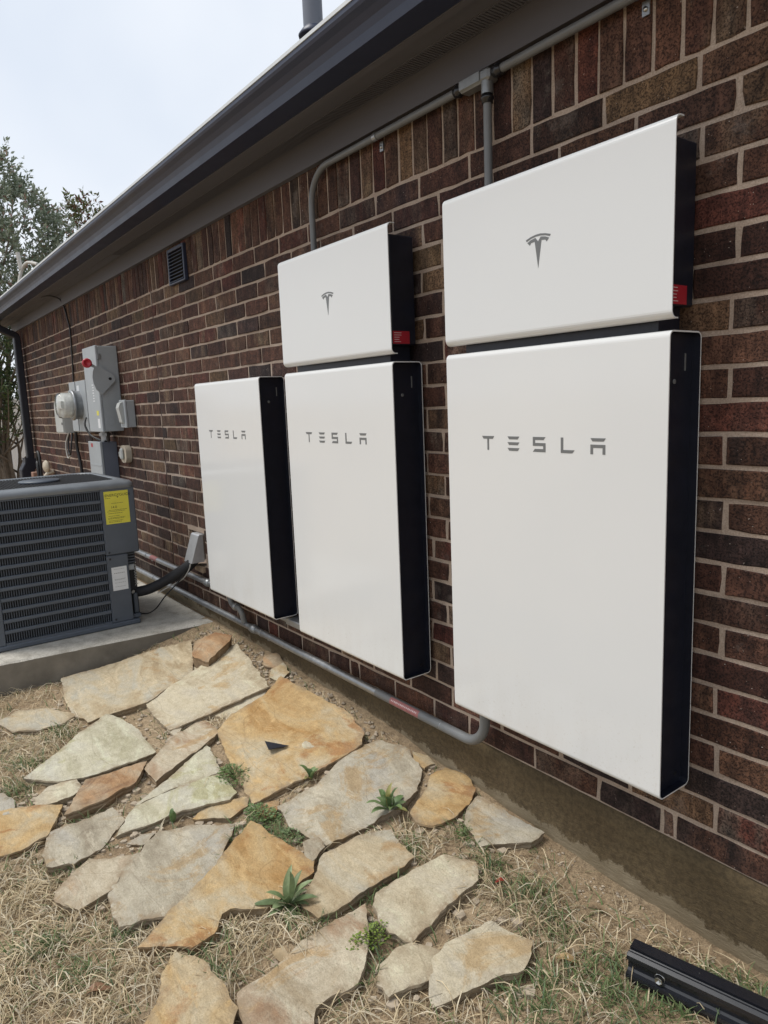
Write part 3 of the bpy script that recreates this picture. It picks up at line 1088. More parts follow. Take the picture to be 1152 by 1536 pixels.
def inverter(bx, label):
    t = empty('inverter', (bx - 0.375, -0.06, 1.175), label, 'inverter', 'white inverters above the batteries')
    D = -0.137
    r, th = 0.018, 0.003
    zb, zt = 1.175, 1.604
    pts_o, pts_i = [], []
    pts_o.append((D + r + 0.012, zt)); pts_i.append((D + r + 0.012, zt - th))
    for i in range(7):
        a = R(90 + 90 * i / 6)
        pts_o.append((D + r + r * math.cos(a), zt - r + r * math.sin(a)))
        pts_i.append((D + r + (r - th) * math.cos(a), zt - r + (r - th) * math.sin(a)))
    for i in range(7):
        a = R(180 + 90 * i / 6)
        pts_o.append((D + r + r * math.cos(a), zb + r + r * math.sin(a)))
        pts_i.append((D + r + (r - th) * math.cos(a), zb + r + (r - th) * math.sin(a)))
    pts_o.append((D + r + 0.008, zb)); pts_i.append((D + r + 0.008, zb + th))
    m = MB()
    m.prism(pts_o + pts_i[::-1], bx - 0.752, bx + 0.006)
    cv = m.build('front_cover', 'white_enamel_satin', t)
    for nm, poly in (('emblem_arc', EMB_ARC), ('emblem_stem', EMB_T)):
        flat_poly([(bx - 0.38 + a, 1.39 + b) for a, b in poly], D).build(nm, 'print_grey', cv)
    m = MB()
    m.box(bx - 0.735, bx - 0.02, -0.112, -0.006, 1.208, 1.573, 0.004)
    hs = m.build('housing', 'black_plastic', t)
    m = MB()
    m.box(bx - 0.70, bx - 0.05, -0.100, -0.012, 1.1505, 1.2075)
    m.build('wiring_neck', 'black_plastic', t)
    m = MB()
    m.box(bx - 0.70, bx - 0.06, -0.0055, FACE - 0.001, 1.26, 1.52)
    m.build('mounting_bracket', 'black_metal', t)
    m = MB()
    m.box(bx - 0.0198, bx - 0.0192, -0.110, -0.036, 1.211, 1.254)
    lb = m.build('warning_label', 'red_label', hs)
    m = MB()
    for i in range(5):
        m.box(bx - 0.0191, bx - 0.0187, -0.104, -0.104 + random.uniform(0.022, 0.034), 1.217 + i * 0.0075, 1.2188 + i * 0.0075)
    m.build('small_print', 'print_pale', lb)
    return t


inverter(0.0, 'large white inverter with red label above the nearest battery')
inverter(BATT_X[1], 'smaller looking white inverter above the middle battery')


# ------------------------------------------------------------------ conduits
def coupling(parent, c, axis, r, ln=0.045, mat='cast_grey', name='coupling'):
    m = MB()
    m.lathe(c, axis, [(-ln / 2, r), (-ln / 2, r + 0.004), (-ln * 0.18, r + 0.004), (-ln * 0.12, r + 0.007), (ln * 0.12, r + 0.007), (ln * 0.18, r + 0.004), (ln / 2, r + 0.004), (ln / 2, r)], 18)
    return m.build(name, mat, parent)


def strap(parent, x, y, z, r):
    m = MB()
    pr_ = []
    for i in range(9):
        a = R(180 - 180 * i / 8)
        pr_.append((y - (r + 0.0025) * math.sin(a), z + (r + 0.0025) * math.cos(a)))
    pr_ = [(FACE - 0.003, z + r + 0.003)] + pr_[::-1] + [(FACE - 0.003, z - r - 0.003)] if False else pr_
    inn_ = [(y - r * math.sin(R(180 * i / 8)), z + r * math.cos(R(180 * i / 8))) for i in range(9)]
    m.prism(pr_ + inn_, x - 0.010, x + 0.010)
    m.box(x - 0.010, x + 0.010, FACE - 0.006, FACE - 0.002, z - r - 0.032, z - r + 0.001)
    s = m.build('strap', 'galvanised', parent)
    m = MB()
    m.lathe((x, FACE - 0.006, z - r - 0.018), (0, -1, 0), [(0, 0.006), (0.004, 0.006), (0.005, 0.0)], 8)
    m.build('screw', 'steel', s)


YP = -0.022
low = empty('conduit', (-2.4, YP, -0.175), 'long grey conduit along the slab edge rising to the nearest battery', 'conduit', 'conduits on the brick wall')
m = MB()
m.tube([(-5.0, YP, -0.180), (-0.95, YP, -0.180)], 0.0175, 16)
m.build('pipe', 'galvanised', low)
m = MB()
m.tube(arc_path((-0.952, YP, -0.180), (-0.728, YP, -0.180), (-0.728, YP, 0.004), 0.10, 10), 0.0178, 16)
m.build('bend', 'grey_pvc', low)
m = MB()
m.tube([(-1.36, YP, -0.180), (-0.955, YP, -0.180)], 0.0180, 16)
m.build('plastic_section', 'grey_pvc', low)
coupling(low, (-2.50, YP, -0.180), (1, 0, 0), 0.0175, 0.07)
for x in (-2.40, -4.1, -0.98):
    strap(low, x, YP, -0.180, 0.0175) if x != -0.98 else None
m = MB()
q = []
for i in range(7):
    a = R(20 + 16 * i)
    q.append((YP - 0.0183 * math.sin(a), -0.180 + 0.0183 * math.cos(a)))
qi = [(YP - 0.0180 * math.sin(R(20 + 16 * i)), -0.180 + 0.0180 * math.cos(R(20 + 16 * i))) for i in range(7)]
m.prism(q + qi[::-1], -1.255, -1.075)
lab = m.build('warning_tape', 'faded_label', low)
m = MB()
for i in range(17):
    x = -1.245 + i * 0.0096
    a0, a1 = R(52), R(70)
    qq = [(YP - 0.0185 * math.sin(a0), -0.180 + 0.0185 * math.cos(a0)), (YP - 0.0185 * math.sin(a1), -0.180 + 0.0185 * math.cos(a1)),
          (YP - 0.0183 * math.sin(a1), -0.180 + 0.0183 * math.cos(a1)), (YP - 0.0183 * math.sin(a0), -0.180 + 0.0183 * math.cos(a0))]
    m.prism(qq, x, x + random.uniform(0.004, 0.007))
m.build('small_print', 'print_pale', lab)

upc = empty('conduit', (-3.2, YP, -0.033), 'bright upper conduit passing behind the black line set to the farthest battery', 'conduit', 'conduits on the brick wall')
m = MB()
m.tube([(-5.0, YP, -0.033), (-2.0, YP, -0.033)], 0.0175, 16)
m.build('pipe', 'galvanised', upc)
coupling(upc, (-3.10, YP, -0.033), (1, 0, 0), 0.0175, 0.06)
strap(upc, -4.22, YP, -0.033, 0.0175)
m = MB()
m.tube([(-4.12, YP - 0.0002, -0.033), (-3.99, YP - 0.0002, -0.033)], 0.01785, 16)
m.build('warning_tape', 'faded_label', upc)

drop = empty('conduit_elbow', (-2.70, -0.03, -0.10), 'small grey elbow fitting dropping from the farthest battery to the conduit', 'elbow')
m = MB()
m.tube(arc_path((-2.735, -0.045, 0.002), (-2.735, -0.045, -0.085), (-2.66, -0.045, -0.085), 0.045, 8), 0.016, 14)
m.build('bend', 'grey_pvc', drop)
m = MB()
m.tube(arc_path((-2.66, -0.045, -0.085), (-2.60, -0.045, -0.085), (-2.60, -0.03, -0.165), 0.04, 8), 0.016, 14)
m.build('lower_bend', 'grey_pvc', drop)
coupling(drop, (-2.665, -0.045, -0.085), (1, 0, 0), 0.016, 0.035)

m = MB()
m.box(-2.06, -1.80, -0.06, 0.012, -0.040, -0.008, 0.004)
o = m.build('wiring_trough', 'galvanised')
tag(o, 'grey steel wiring trough between the two rear batteries at their base', 'trough')

YT, RT = -0.014, 0.0125
ZT = 1.948
top = empty('conduit', (-1.2, YT, ZT), 'grey conduit running under the eave and bending down to the middle inverter', 'conduit', 'conduits on the brick wall')
m = MB()
m.tube(arc_path((-1.692, YT, 1.57), (-1.692, YT, ZT), (-0.80, YT, ZT), 0.13, 12), RT, 14)
m.build('pipe', 'grey_pvc', top)
strap(top, -1.235, YT, ZT, RT)
coupling(top, (-0.800, YT, ZT), (1, 0, 0), RT, 0.028, 'black_metal', 'compression_nut')
cb = MB()
cb.box(-0.785, -0.655, YT - 0.019, FACE - 0.001, ZT - 0.018, ZT + 0.018, 0.008)
cb.tube([(-0.679, YT, ZT - 0.015), (-0.679, YT, ZT - 0.05)], 0.018, 14)
body = cb.build('conduit_tee', 'cast_grey')
tag(body, 'grey cast conduit tee under the eave above the nearest inverter', 'conduit fitting')
m = MB()
m.box(-0.778, -0.690, YT - 0.0225, YT - 0.0195, ZT - 0.0135, ZT + 0.0135, 0.0012)
m.build('cover_plate', 'cast_grey', body)
dropc = empty('conduit', (-0.679, YT, 1.75), 'short vertical conduit dropping into the top of the nearest inverter', 'conduit', 'conduits on the brick wall')
m = MB()
m.tube([(-0.679, YT, 1.57), (-0.679, YT, 1.905)], RT, 14)
m.build('pipe', 'grey_pvc', dropc)
coupling(dropc, (-0.679, YT, 1.888), (0, 0, 1), RT, 0.030, 'black_metal', 'compression_nut')
rc = empty('conduit', (0.2, YT, ZT), 'grey conduit under the eave continuing right of the conduit tee', 'conduit', 'conduits on the brick wall')
m = MB()
m.tube([(-0.650, YT, ZT), (1.85, YT, ZT)], RT, 14)
m.build('pipe', 'grey_pvc', rc)
coupling(rc, (-0.632, YT, ZT), (1, 0, 0), RT, 0.030, 'black_metal', 'compression_nut')
strap(rc, -0.170, YT, ZT, RT)

# ------------------------------------------------------------------ concrete pad
vs, fs = [], []
PX0, PX1, PY0, PY1, PZ = -5.2, -3.10, -1.75, -0.008, -0.281
m = MB()
nn = 44
top_r, mid_r, bot_r = [], [], []
per = [(PX1, PY1 + (PY0 - PY1) * i / nn) for i in range(nn)] + [(PX1 + (PX0 - PX1) * i / 10, PY0) for i in range(10)] + \
      [(PX0, PY0 + (PY1 - PY0) * i / 10) for i in range(10)] + [(PX0 + (PX1 - PX0) * i / 30, PY1) for i in range(30)]
for i, (x, y) in enumerate(per):
    # the near end runs slightly skew to the wall
    sk = -0.10 * (PY1 - y) / 1.2 if x == PX1 else 0
    w = 0.006 * noise.noise(Vector((x * 6, y * 6, 2)))
    chip = 0.012 * max(0, noise.noise(Vector((x * 14, y * 14, 8))) - 0.25)
    top_r.append((x + sk + w - 0.010 - chip, y, PZ))
    mid_r.append((x + sk + w, y, PZ - 0.009 - chip))
    bot_r.append((x + sk + w * 2.0 + 0.004, y, PZ - 0.30))
n = len(per)
m.add(top_r + mid_r + bot_r, [tuple(range(n))] + [(i, n + i, n + (i + 1) % n, (i + 1) % n) for i in range(n)])
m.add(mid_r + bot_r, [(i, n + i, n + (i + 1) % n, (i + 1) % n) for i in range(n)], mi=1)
pad = m.build('concrete_pad', ['concrete', 'concrete_side'])
tag(pad, 'weathered concrete pad under the outdoor air conditioner', 'concrete pad')

# ------------------------------------------------------------------ air conditioner
AX, AXB = -3.40, -4.24
AY0, AY1 = -1.162, -0.322
ac = empty('air_conditioner', (-3.82, -0.745, -0.281), 'dark grey outdoor air conditioner condenser on the concrete pad', 'air conditioner')
m = MB()
m.box(AXB - 0.01, AX + 0.008, AY0 - 0.008, -0.355, -0.279, -0.250, 0.006)
m.build('base_pan', 'unit_paint', ac)
m = MB()
m.box(AXB + 0.03, AX - 0.035, AY0 + 0.03, -0.425, -0.25, 0.56)
m.build('coil', 'coil', ac)
GY0, GY1, GZ0, GZ1 = -1.100, -0.523, -0.237, 0.557
m = MB()
m.box(AX - 0.03, AX, AY0, GY0, -0.25, 0.572, 0.004)
m.build('corner_post', 'unit_paint', ac)
m = MB()
m.box(AX - 0.03, AX - 0.001, GY0, GY1, GZ1, 0.572)
m.build('header', 'unit_paint', ac)
m = MB()
m.box(AX - 0.03, AX - 0.001, GY0, GY1, -0.25, GZ0)
m.build('sill', 'unit_paint', ac)
m = MB()
m.box(AX - 0.10, AX, GY1 + 0.002, AY1, 0.168, 0.572, 0.006)
sp = m.build('service_panel', 'unit_paint', ac)
m = MB()
m.box(AX - 0.03, AX - 0.002, GY1 + 0.002, -0.394, -0.25, 0.1655, 0.004)
lp = m.build('lower_panel', 'unit_paint', ac)
for zz, pp in ((0.186, sp), (0.145, lp), (-0.228, lp)):
    m = MB()
    m.lathe((AX, GY1 + 0.022, zz), (1, 0, 0), [(-0.002, 0.006), (0.003, 0.006), (0.004, 0.0)], 10)
    m.build('screw', 'black_metal', pp)
rows = 13
ph = (GZ1 - GZ0) / rows
for i in range(1, rows):
    z = GZ0 + i * ph
    m = MB()
    m.prism([(AX - 0.022, z - 0.009), (AX - 0.003, z - 0.0105), (AX + 0.001, z - 0.007), (AX + 0.001, z + 0.007), (AX - 0.003, z + 0.0105), (AX - 0.022, z + 0.009)], GY0, GY1, 'y')
    m.build('louver_bar', 'unit_paint', ac)
m = MB()
y = GY0 + 0.006
while y < GY1 - 0.004:
    m.box(AX - 0.024, AX - 0.010, y, y + 0.0038, GZ0, GZ1)
    y += 0.0125
o = m.build('louver_ribs', 'unit_paint', ac)
o['kind'] = 'stuff'
# the other sides
m = MB()
m.box(AXB, AX - 0.031, AY0, AY0 + 0.02, -0.25, 0.572)
m.box(AXB, AXB + 0.02, AY0 + 0.021, -0.43, -0.25, 0.572)
m.box(AXB, AX - 0.101, AY1 - 0.02, AY1, 0.168, 0.572)
m.box(AXB, AX - 0.095, -0.42, -0.40, -0.25, 0.168)
m.build('side_panels', 'unit_paint', ac)
# recess with valves below the service panel
m = MB()
m.box(AX - 0.10, AX - 0.07, -0.394, -0.335, -0.25, 0.167)
rec = m.build('valve_plate', 'coil', ac)
for i in range(4):
    m = MB()
    m.box(AX - 0.0695, AX - 0.050, -0.390, -0.338, 0.148 - i * 0.018, 0.156 - i * 0.018)
    m.build('slat', 'unit_paint', rec)
m = MB()
m.box(AX - 0.0695, AX - 0.035, -0.390, -0.352, 0.052, 0.086, 0.003)
m.build('conduit_fitting', 'box_grey', rec)
m = MB()
hp = []
for i in range(90):
    a = i * 0.62
    hp.append((AX - 0.052 + 0.007 * math.cos(a), -0.344 + 0.007 * math.sin(a), 0.095 - i * 0.00165))
m.tube(hp, 0.0021, 6)
m.build('coiled_wire', 'cable_pale', rec)
m = MB()
m.tube([(AX - 0.06, -0.385, -0.075), (AX - 0.03, -0.375, -0.085)], 0.012, 10)
m.build('service_valve', 'steel', rec)
m = MB()
m.box(AX - 0.0695, AX - 0.02, -0.393, -0.342, -0.2495, -0.225, 0.004)
m.box(AX - 0.0695, AX - 0.045, -0.372, -0.345, -0.225, -0.10, 0.004)
m.build('pipe_shield', 'unit_paint', rec)


# moulded top: rounded rim with a sunken fan opening
def ring_pts(x0, x1, y0, y1, r, z, n=7):
    return [(a, b, z) for a, b in rounded(x0, x1, y0, y1, r, n)]


loops = [ring_pts(AXB - 0.004, AX + 0.004, AY0 - 0.004, AY1 + 0.003, 0.040, 0.566),
         ring_pts(AXB - 0.010, AX + 0.010, AY0 - 0.010, AY1 + 0.006, 0.046, 0.578),
         ring_pts(AXB - 0.010, AX + 0.010, AY0 - 0.010, AY1 + 0.006, 0.046, 0.590),
         ring_pts(AXB + 0.004, AX - 0.004, AY0 + 0.004, AY1 - 0.008, 0.044, 0.605),
         ring_pts(AXB + 0.050, AX - 0.050, AY0 + 0.050, AY1 - 0.055, 0.09, 0.616),
         ring_pts(AXB + 0.068, AX - 0.068, AY0 + 0.068, AY1 - 0.073, 0.10, 0.612),
         ring_pts(AXB + 0.075, AX - 0.075, AY0 + 0.075, AY1 - 0.080, 0.10, 0.585)]
m = MB()
n = len(loops[0])
m.add([p for L in loops for p in L], [(i * n + j, i * n + (j + 1) % n, (i + 1) * n + (j + 1) % n, (i + 1) * n + j) for i in range(len(loops) - 1) for j in range(n)], True)
cap = m.build('top_cap', 'unit_paint_skylit', ac)
m = MB()
gx0, gx1, gy0, gy1 = AXB + 0.07, AX - 0.07, AY0 + 0.07, AY1 - 0.075
yy = gy0 + 0.01
while yy < gy1:
    m.box(gx0, gx1, yy, yy + 0.0055, 0.604, 0.611)
    yy += 0.0175
xx = gx0 + 0.01
while xx < gx1:
    m.box(xx, xx + 0.0055, gy0, gy1, 0.598, 0.6035)
    xx += 0.030
gr = m.build('fan_grille', 'coil', cap)
m = MB()
m.lathe((-3.80, -0.765, 0.611), (0, 0, 1), [(0, 0.115), (0.006, 0.118), (0.012, 0.112), (0.014, 0.0)], 32)
m.build('hub_plate', 'unit_paint', cap)
m = MB()
m.box(gx0, gx1, gy0, gy1, 0.561, 0.566)
m.build('fan_deck', 'dark_void', cap)

# labels on the service panel
m = MB()
m.box(AX + 0.0002, AX + 0.0008, -0.501, -0.360, 0.356, 0.552)
yl = m.build('energy_label', 'yellow_label', sp)


def on_end_face(y, z):
    """text plane that looks to +x: glyph x -> +y, glyph y -> +z"""
    return Matrix(((0, 0, 1, AX + 0.0009), (1, 0, 0, y), (0, 1, 0, z), (0, 0, 0, 1)))


text_mesh('ENERGYGUIDE', 0.0225, on_end_face(-0.4965, 0.5205), 'heading_print', 'print_black', yl)
text_mesh('14.0', 0.021, on_end_face(-0.467, 0.449), 'rating_print', 'print_black', yl)
m = MB()
for z, y0, y1 in ((0.510, -0.495, -0.465), (0.478, -0.462, -0.394), (0.438, -0.480, -0.372), (0.430, -0.490, -0.385), (0.418, -0.485, -0.400), (0.402, -0.485, -0.42),
                  (0.392, -0.488, -0.388), (0.386, -0.488, -0.395), (0.374, -0.485, -0.402), (0.366, -0.485, -0.41)):
    y = y0
    while y < y1:
        w = random.uniform(0.004, 0.012)
        m.box(AX + 0.0008, AX + 0.0011, y, min(y + w, y1), z, z + 0.0022)
        y += w + 0.002
m.build('small_print', 'print_black', yl)
m = MB()
m.prism([(-0.4285, 0.5185), (-0.4225, 0.510), (-0.4165, 0.5185)], AX + 0.0008, AX + 0.0011)
m.build('arrow_print', 'print_black', yl)
m = MB()
m.box(AX + 0.0002 - 0.002, AX + 0.0008 - 0.002, -0.499, -0.409, -0.052, 0.092)
wl = m.build('rating_label', 'white_label', lp)
m = MB()
for z in (0.078, 0.055, 0.052, 0.016, 0.012, -0.006, -0.030):
    y = -0.485
    while y < -0.425:
        w = random.uniform(0.004, 0.011)
        m.box(AX - 0.0012, AX - 0.0009, y, y + w, z, z + 0.0017)
        y += w + 0.003
m.build('small_print', 'print_grey', wl)

# refrigerant line set and its hood
ls = empty('line_set', (-3.4, -0.2, -0.1), 'thick black insulated refrigerant line from the condenser to the wall hood', 'pipe')
ctrl = [(-3.52, -0.385, -0.10), (-3.49, -0.345, -0.105), (-3.43, -0.27, -0.085), (-3.36, -0.19, -0.035), (-3.315, -0.115, 0.012), (-3.285, -0.062, 0.052), (-3.272, -0.022, 0.092), (-3.27, 0.004, 0.135)]


def smooth_path(c, sub=6):
    c = [Vector(p) for p in c]
    out = []
    for i in range(len(c) - 1):
        p0, p1, p2, p3 = c[max(i - 1, 0)], c[i], c[i + 1], c[min(i + 2, len(c) - 1)]
        for k in range(sub):
            t = k / sub
            out.append(0.5 * ((2 * p1) + (p2 - p0) * t + (2 * p0 - 5 * p1 + 4 * p2 - p3) * t * t + (3 * p1 - p0 - 3 * p2 + p3) * t ** 3))
    out.append(c[-1])
    return out


m = MB()
sp_ = smooth_path(ctrl)
m.tube(sp_, 0.034, 16, radii=[0.032 + 0.0035 * noise.noise(p * 14) for p in sp_])
m.build('foam_sleeve', 'foam_rubber', ls)
m = MB()
m.tube(smooth_path([(-3.40, -0.235, -0.115), (-3.355, -0.17, -0.075), (-3.30, -0.105, -0.03), (-3.262, -0.075, 0.03), (-3.25, -0.065, 0.07)]), 0.004, 8)
m.build('control_wire', 'cable_pale', ls)
m = MB()
m.tube(smooth_path([(-3.255, -0.06, 0.07), (-3.30, -0.13, -0.04), (-3.36, -0.20, -0.13), (-3.44, -0.24, -0.22), (-3.53, -0.27, -0.268), (-3.62, -0.31, -0.272)]), 0.0042, 8)
m.build('ground_wire', 'cable_black', ls)
hood = MB()
hx0, hx1 = -3.330, -3.212
hood.prism([(0.03, 0.248), (-0.008, 0.248), (-0.016, 0.240), (-0.072, 0.075), (-0.067, 0.073), (-0.014, 0.232), (-0.008, 0.240), (0.03, 0.240)], hx0, hx1)
hood.prism([(0.012, 0.248), (-0.008, 0.2475), (-0.016, 0.2395), (-0.072, 0.0755), (0.012, 0.0755)], hx1, hx1 + 0.002)
hood.prism([(0.012, 0.248), (-0.008, 0.2475), (-0.016, 0.2395), (-0.072, 0.0755), (0.012, 0.0755)], hx0 - 0.002, hx0)
o = hood.build('line_hood', 'sheet_metal')
tag(o, 'bent silver sheet metal hood over the hole in the brick wall', 'hood')

# ------------------------------------------------------------------ electrical gear on the far wall
ss = empty('safety_switch', (-4.78, -0.07, 0.873), 'tall grey disconnect box with red knobbed handle on its side', 'switch box')
bx0, bx1, by, bz0, bz1 = -4.955, -4.602, -0.145, 0.873, 1.503
m = MB()
m.box(bx0, bx1, by + 0.018, FACE - 0.002, bz0, bz1, 0.004)
m.build('box', 'box_grey', ss)
m = MB()
m.box(bx0 - 0.003, bx1 + 0.003, by, by + 0.0175, bz0 - 0.002, bz1 + 0.004, 0.004)
dr = m.build('door', 'box_grey', ss)
m = MB()
m.box(-4.715, -4.66, by - 0.0008, by - 0.0002, 0.995, 1.03)
m.build('caution_sticker', 'yellow_label', dr)
m = MB()
m.box(-4.705, -4.645, by - 0.0008, by - 0.0002, 0.90, 0.97)
m.build('rating_sticker', 'white_label', dr)
m = MB()
for i in range(7):
    m.box(-4.78 + 0.006 * (i % 3), -4.735, by - 0.0008, by - 0.0003, 1.10 + i * 0.02, 1.108 + i * 0.02)
m.build('printed_lines', 'white_label', dr)
m = MB()
m.prism([(-0.187, 1.275), (-0.183, 1.235), (-0.168, 1.187), (-0.131, 1.146), (-0.028, 1.245), (-0.026, 1.268), (-0.045, 1.298), (-0.137, 1.358), (-0.165, 1.350), (-0.180, 1.318)], -4.586, -4.578)
hp_ = m.build('handle_plate', 'box_grey', ss)
m = MB()
m.box(-4.600, -4.587, -0.13, -0.06, 1.19, 1.30)
m.build('pivot', 'box_grey', hp_)
m = MB()
m.lathe((-4.578, -0.062, 1.262), (1, 0, 0), [(0, 0.011), (0.001, 0.011), (0.0011, 0.0)], 16)
m.build('lock_hole', 'dark_void', hp_)
m = MB()
m.prism([(-0.155, 1.335), (-0.160, 1.358), (-0.212, 1.388), (-0.220, 1.366)], -4.584, -4.574)
m.build('handle_arm', 'box_grey', ss)
m = MB()
m.lathe((-4.588, -0.215, 1.375), (1, -0.15, 0), [(0, 0.0), (0.001, 0.030), (0.006, 0.034), (0.030, 0.034), (0.036, 0.029), (0.037, 0.020), (0.032, 0.018), (0.032, 0.0)], 24)
m.build('knob', 'red_plastic', ss)
m = MB()
m.box(-4.600, -4.590, -0.135, -0.112, 1.405, 1.445, 0.002)
m.build('latch', 'cast_grey', ss)
m = MB()
m.lathe((-4.602, -0.075, 0.95), (1, 0, 0), [(0, 0.030), (0.0012, 0.030), (0.0012, 0.027), (0.0006, 0.027)], 20)
m.build('knockout', 'box_grey', ss)

jb = empty('junction_box', (-4.36, -0.02, 0.90), 'small grey covered outlet box right of the disconnect box', 'junction box')
m = MB()
m.box(-4.425, -4.300, -0.042, FACE - 0.002, 0.902, 1.096, 0.004)
m.build('box', 'box_grey', jb)
m = MB()
m.box(-4.428, -4.297, -0.060, -0.0425, 0.900, 1.100, 0.004)
d2 = m.build('cover', 'box_grey', jb)
m = MB()
m.prism([(-0.0605, 0.93), (-0.075, 0.94), (-0.092, 1.045), (-0.080, 1.078), (-0.0605, 1.085)], -4.405, -4.335)
m.build('flap', 'box_grey_light', d2)

wt = empty('wireway', (-5.0, -0.05, -0.2), 'tall grey steel wireway below the disconnect box behind the condenser', 'wireway')
m = MB()
m.box(-5.17, -4.832, -0.096, FACE - 0.002, -0.20, 0.786, 0.003)
m.build('box', 'box_grey_dark', wt)
m = MB()
m.box(-5.173, -4.829, -0.116, -0.0965, -0.20, 0.79, 0.003)
d3 = m.build('cover', 'box_grey', wt)
m = MB()
m.box(-5.09, -5.035, -0.1168, -0.1162, 0.745, 0.775)
m.build('pink_sticker', 'red_label', d3)
m = MB()
m.box(-5.16, -4.84, -0.1185, -0.1162, 0.60, 0.61)
m.build('seam', 'box_grey', d3)
nip = MB()
nip.tube([(-4.90, -0.05, 0.788), (-4.90, -0.05, 0.872)], 0.034, 18)
nip.lathe((-4.90, -0.05, 0.845), (0, 0, 1), [(-0.012, 0.034), (-0.012, 0.046), (0.012, 0.046), (0.012, 0.034)], 8, False)
o = nip.build('conduit_nipple', 'galvanised')
tag(o, 'short fat conduit nipple linking the disconnect box and the wireway', 'conduit fitting')

mt = empty('electric_meter', (-5.37, -0.08, 0.86), 'round glass electric meter on a grey base left of the disconnect box', 'meter')
m = MB()
m.box(-5.66, -5.14, -0.098, FACE - 0.002, 0.86, 1.275, 0.005)
m.build('base_box', 'box_grey', mt)
m = MB()
m.box(-5.665, -5.47, -0.105, -0.0985, 0.865, 1.28, 0.003)
m.box(-5.44, -5.135, -0.105, -0.0985, 0.865, 1.28, 0.003)
bc = m.build('cover', 'box_grey', mt)
m = MB()
m.box(-5.40, -5.33, -0.1056, -0.1051, 1.20, 1.245)
m.build('sticker', 'white_label', bc)
mc = (-5.362, -0.105, 1.085)
m = MB()
m.lathe(mc, (0, -1, 0), [(0, 0.116), (0.050, 0.116), (0.051, 0.125), (0.068, 0.125), (0.069, 0.108)], 30)
m.build('ring', 'galvanised', mt)
m = MB()
m.lathe(mc, (0, -1, 0), [(0.060, 0.106), (0.150, 0.104), (0.166, 0.099), (0.175, 0.085), (0.176, 0.0)], 30)
m.build('glass_cover', 'clear_glass', mt)
m = MB()
m.lathe(mc, (0, -1, 0), [(0.06, 0.082), (0.128, 0.082), (0.129, 0.0)], 30)
m.box(mc[0] - 0.03, mc[0] + 0.03, mc[1] - 0.145, mc[1] - 0.131, mc[2] - 0.02, mc[2] + 0.03)
m.build('dial', 'meter_dial', mt)

tb = empty('telecom_box', (-6.13, -0.04, 0.84), 'pale grey rounded telephone box left of the meter with looped cables', 'telecom box')
prf = [(-6.29, 0.842), (-5.99, 0.842), (-5.99, 1.08)] + [(-6.14 + 0.15 * math.cos(R(a)), 1.08 + 0.085 * math.sin(R(a))) for a in range(15, 180, 15)] + [(-6.29, 1.08)]
m = MB()
m.prism(prf, -0.10, FACE - 0.002, 'y')
m.build('case', 'box_grey_light', tb)
m = MB()
m.prism([(-6.14 + (a + 6.14) * 0.93, 0.99 + (b - 0.99) * 0.93) for a, b in prf], -0.112, -0.1005, 'y')
m.build('lid', 'box_grey_light', tb)
m = MB()
m.lathe((-6.02, -0.113, 0.93), (0, -1, 0), [(0, 0.012), (0.004, 0.012), (0.005, 0)], 12)
m.build('lid_screw', 'black_metal', tb)
cb_ = MB()
cb_.tube(smooth_path([(-6.02, -0.06, 0.85), (-6.03, -0.075, 0.76), (-6.00, -0.085, 0.66), (-5.95, -0.085, 0.66), (-5.93, -0.07, 0.76), (-5.96, -0.05, 0.845)]), 0.008, 8)
cb_.tube(smooth_path([(-5.90, -0.03, 0.86), (-5.92, -0.03, 0.72), (-5.89, -0.02, 0.55), (-5.885, -0.015, 0.3), (-5.88, -0.015, -0.2)]), 0.014, 8)
o = cb_.build('phone_cable', 'cable_black')
tag(o, 'black looped cable hanging from the pale telecom box', 'cable')
cb_ = MB()
cb_.tube(smooth_path([(-5.99, -0.07, 0.85), (-6.06, -0.09, 0.74), (-6.04, -0.09, 0.62), (-5.97, -0.08, 0.64)]), 0.007, 8)
o = cb_.build('phone_cable', 'cable_pale')
tag(o, 'pale grey cable loop under the telecom box', 'cable')
cb_ = MB()
cb_.tube(smooth_path([(-6.28, -0.115, 2.079), (-6.12, -0.07, 2.066), (-6.04, -0.016, 2.03), (-6.0, 0.006, 1.95), (-5.93, 0.008, 1.83), (-5.89, 0.007, 1.76), (-5.90, 0.007, 1.6), (-5.93, 0.006, 1.4), (-5.94, 0.0, 1.28)]), 0.007, 8)
o = cb_.build('service_cable', 'cable_black')
tag(o, 'thin black cable dropping from the eave to the meter', 'cable')
cb_ = MB()
cb_.tube(smooth_path([(-5.16, -0.115, 0.98), (-5.12, -0.14, 0.92), (-5.05, -0.12, 0.84), (-4.93, -0.08, 0.80), (-4.86, -0.06, 0.79)]), 0.008, 8)
o = cb_.build('ground_cable', 'cable_black')
tag(o, 'short black cable from the meter base to the wireway', 'cable')

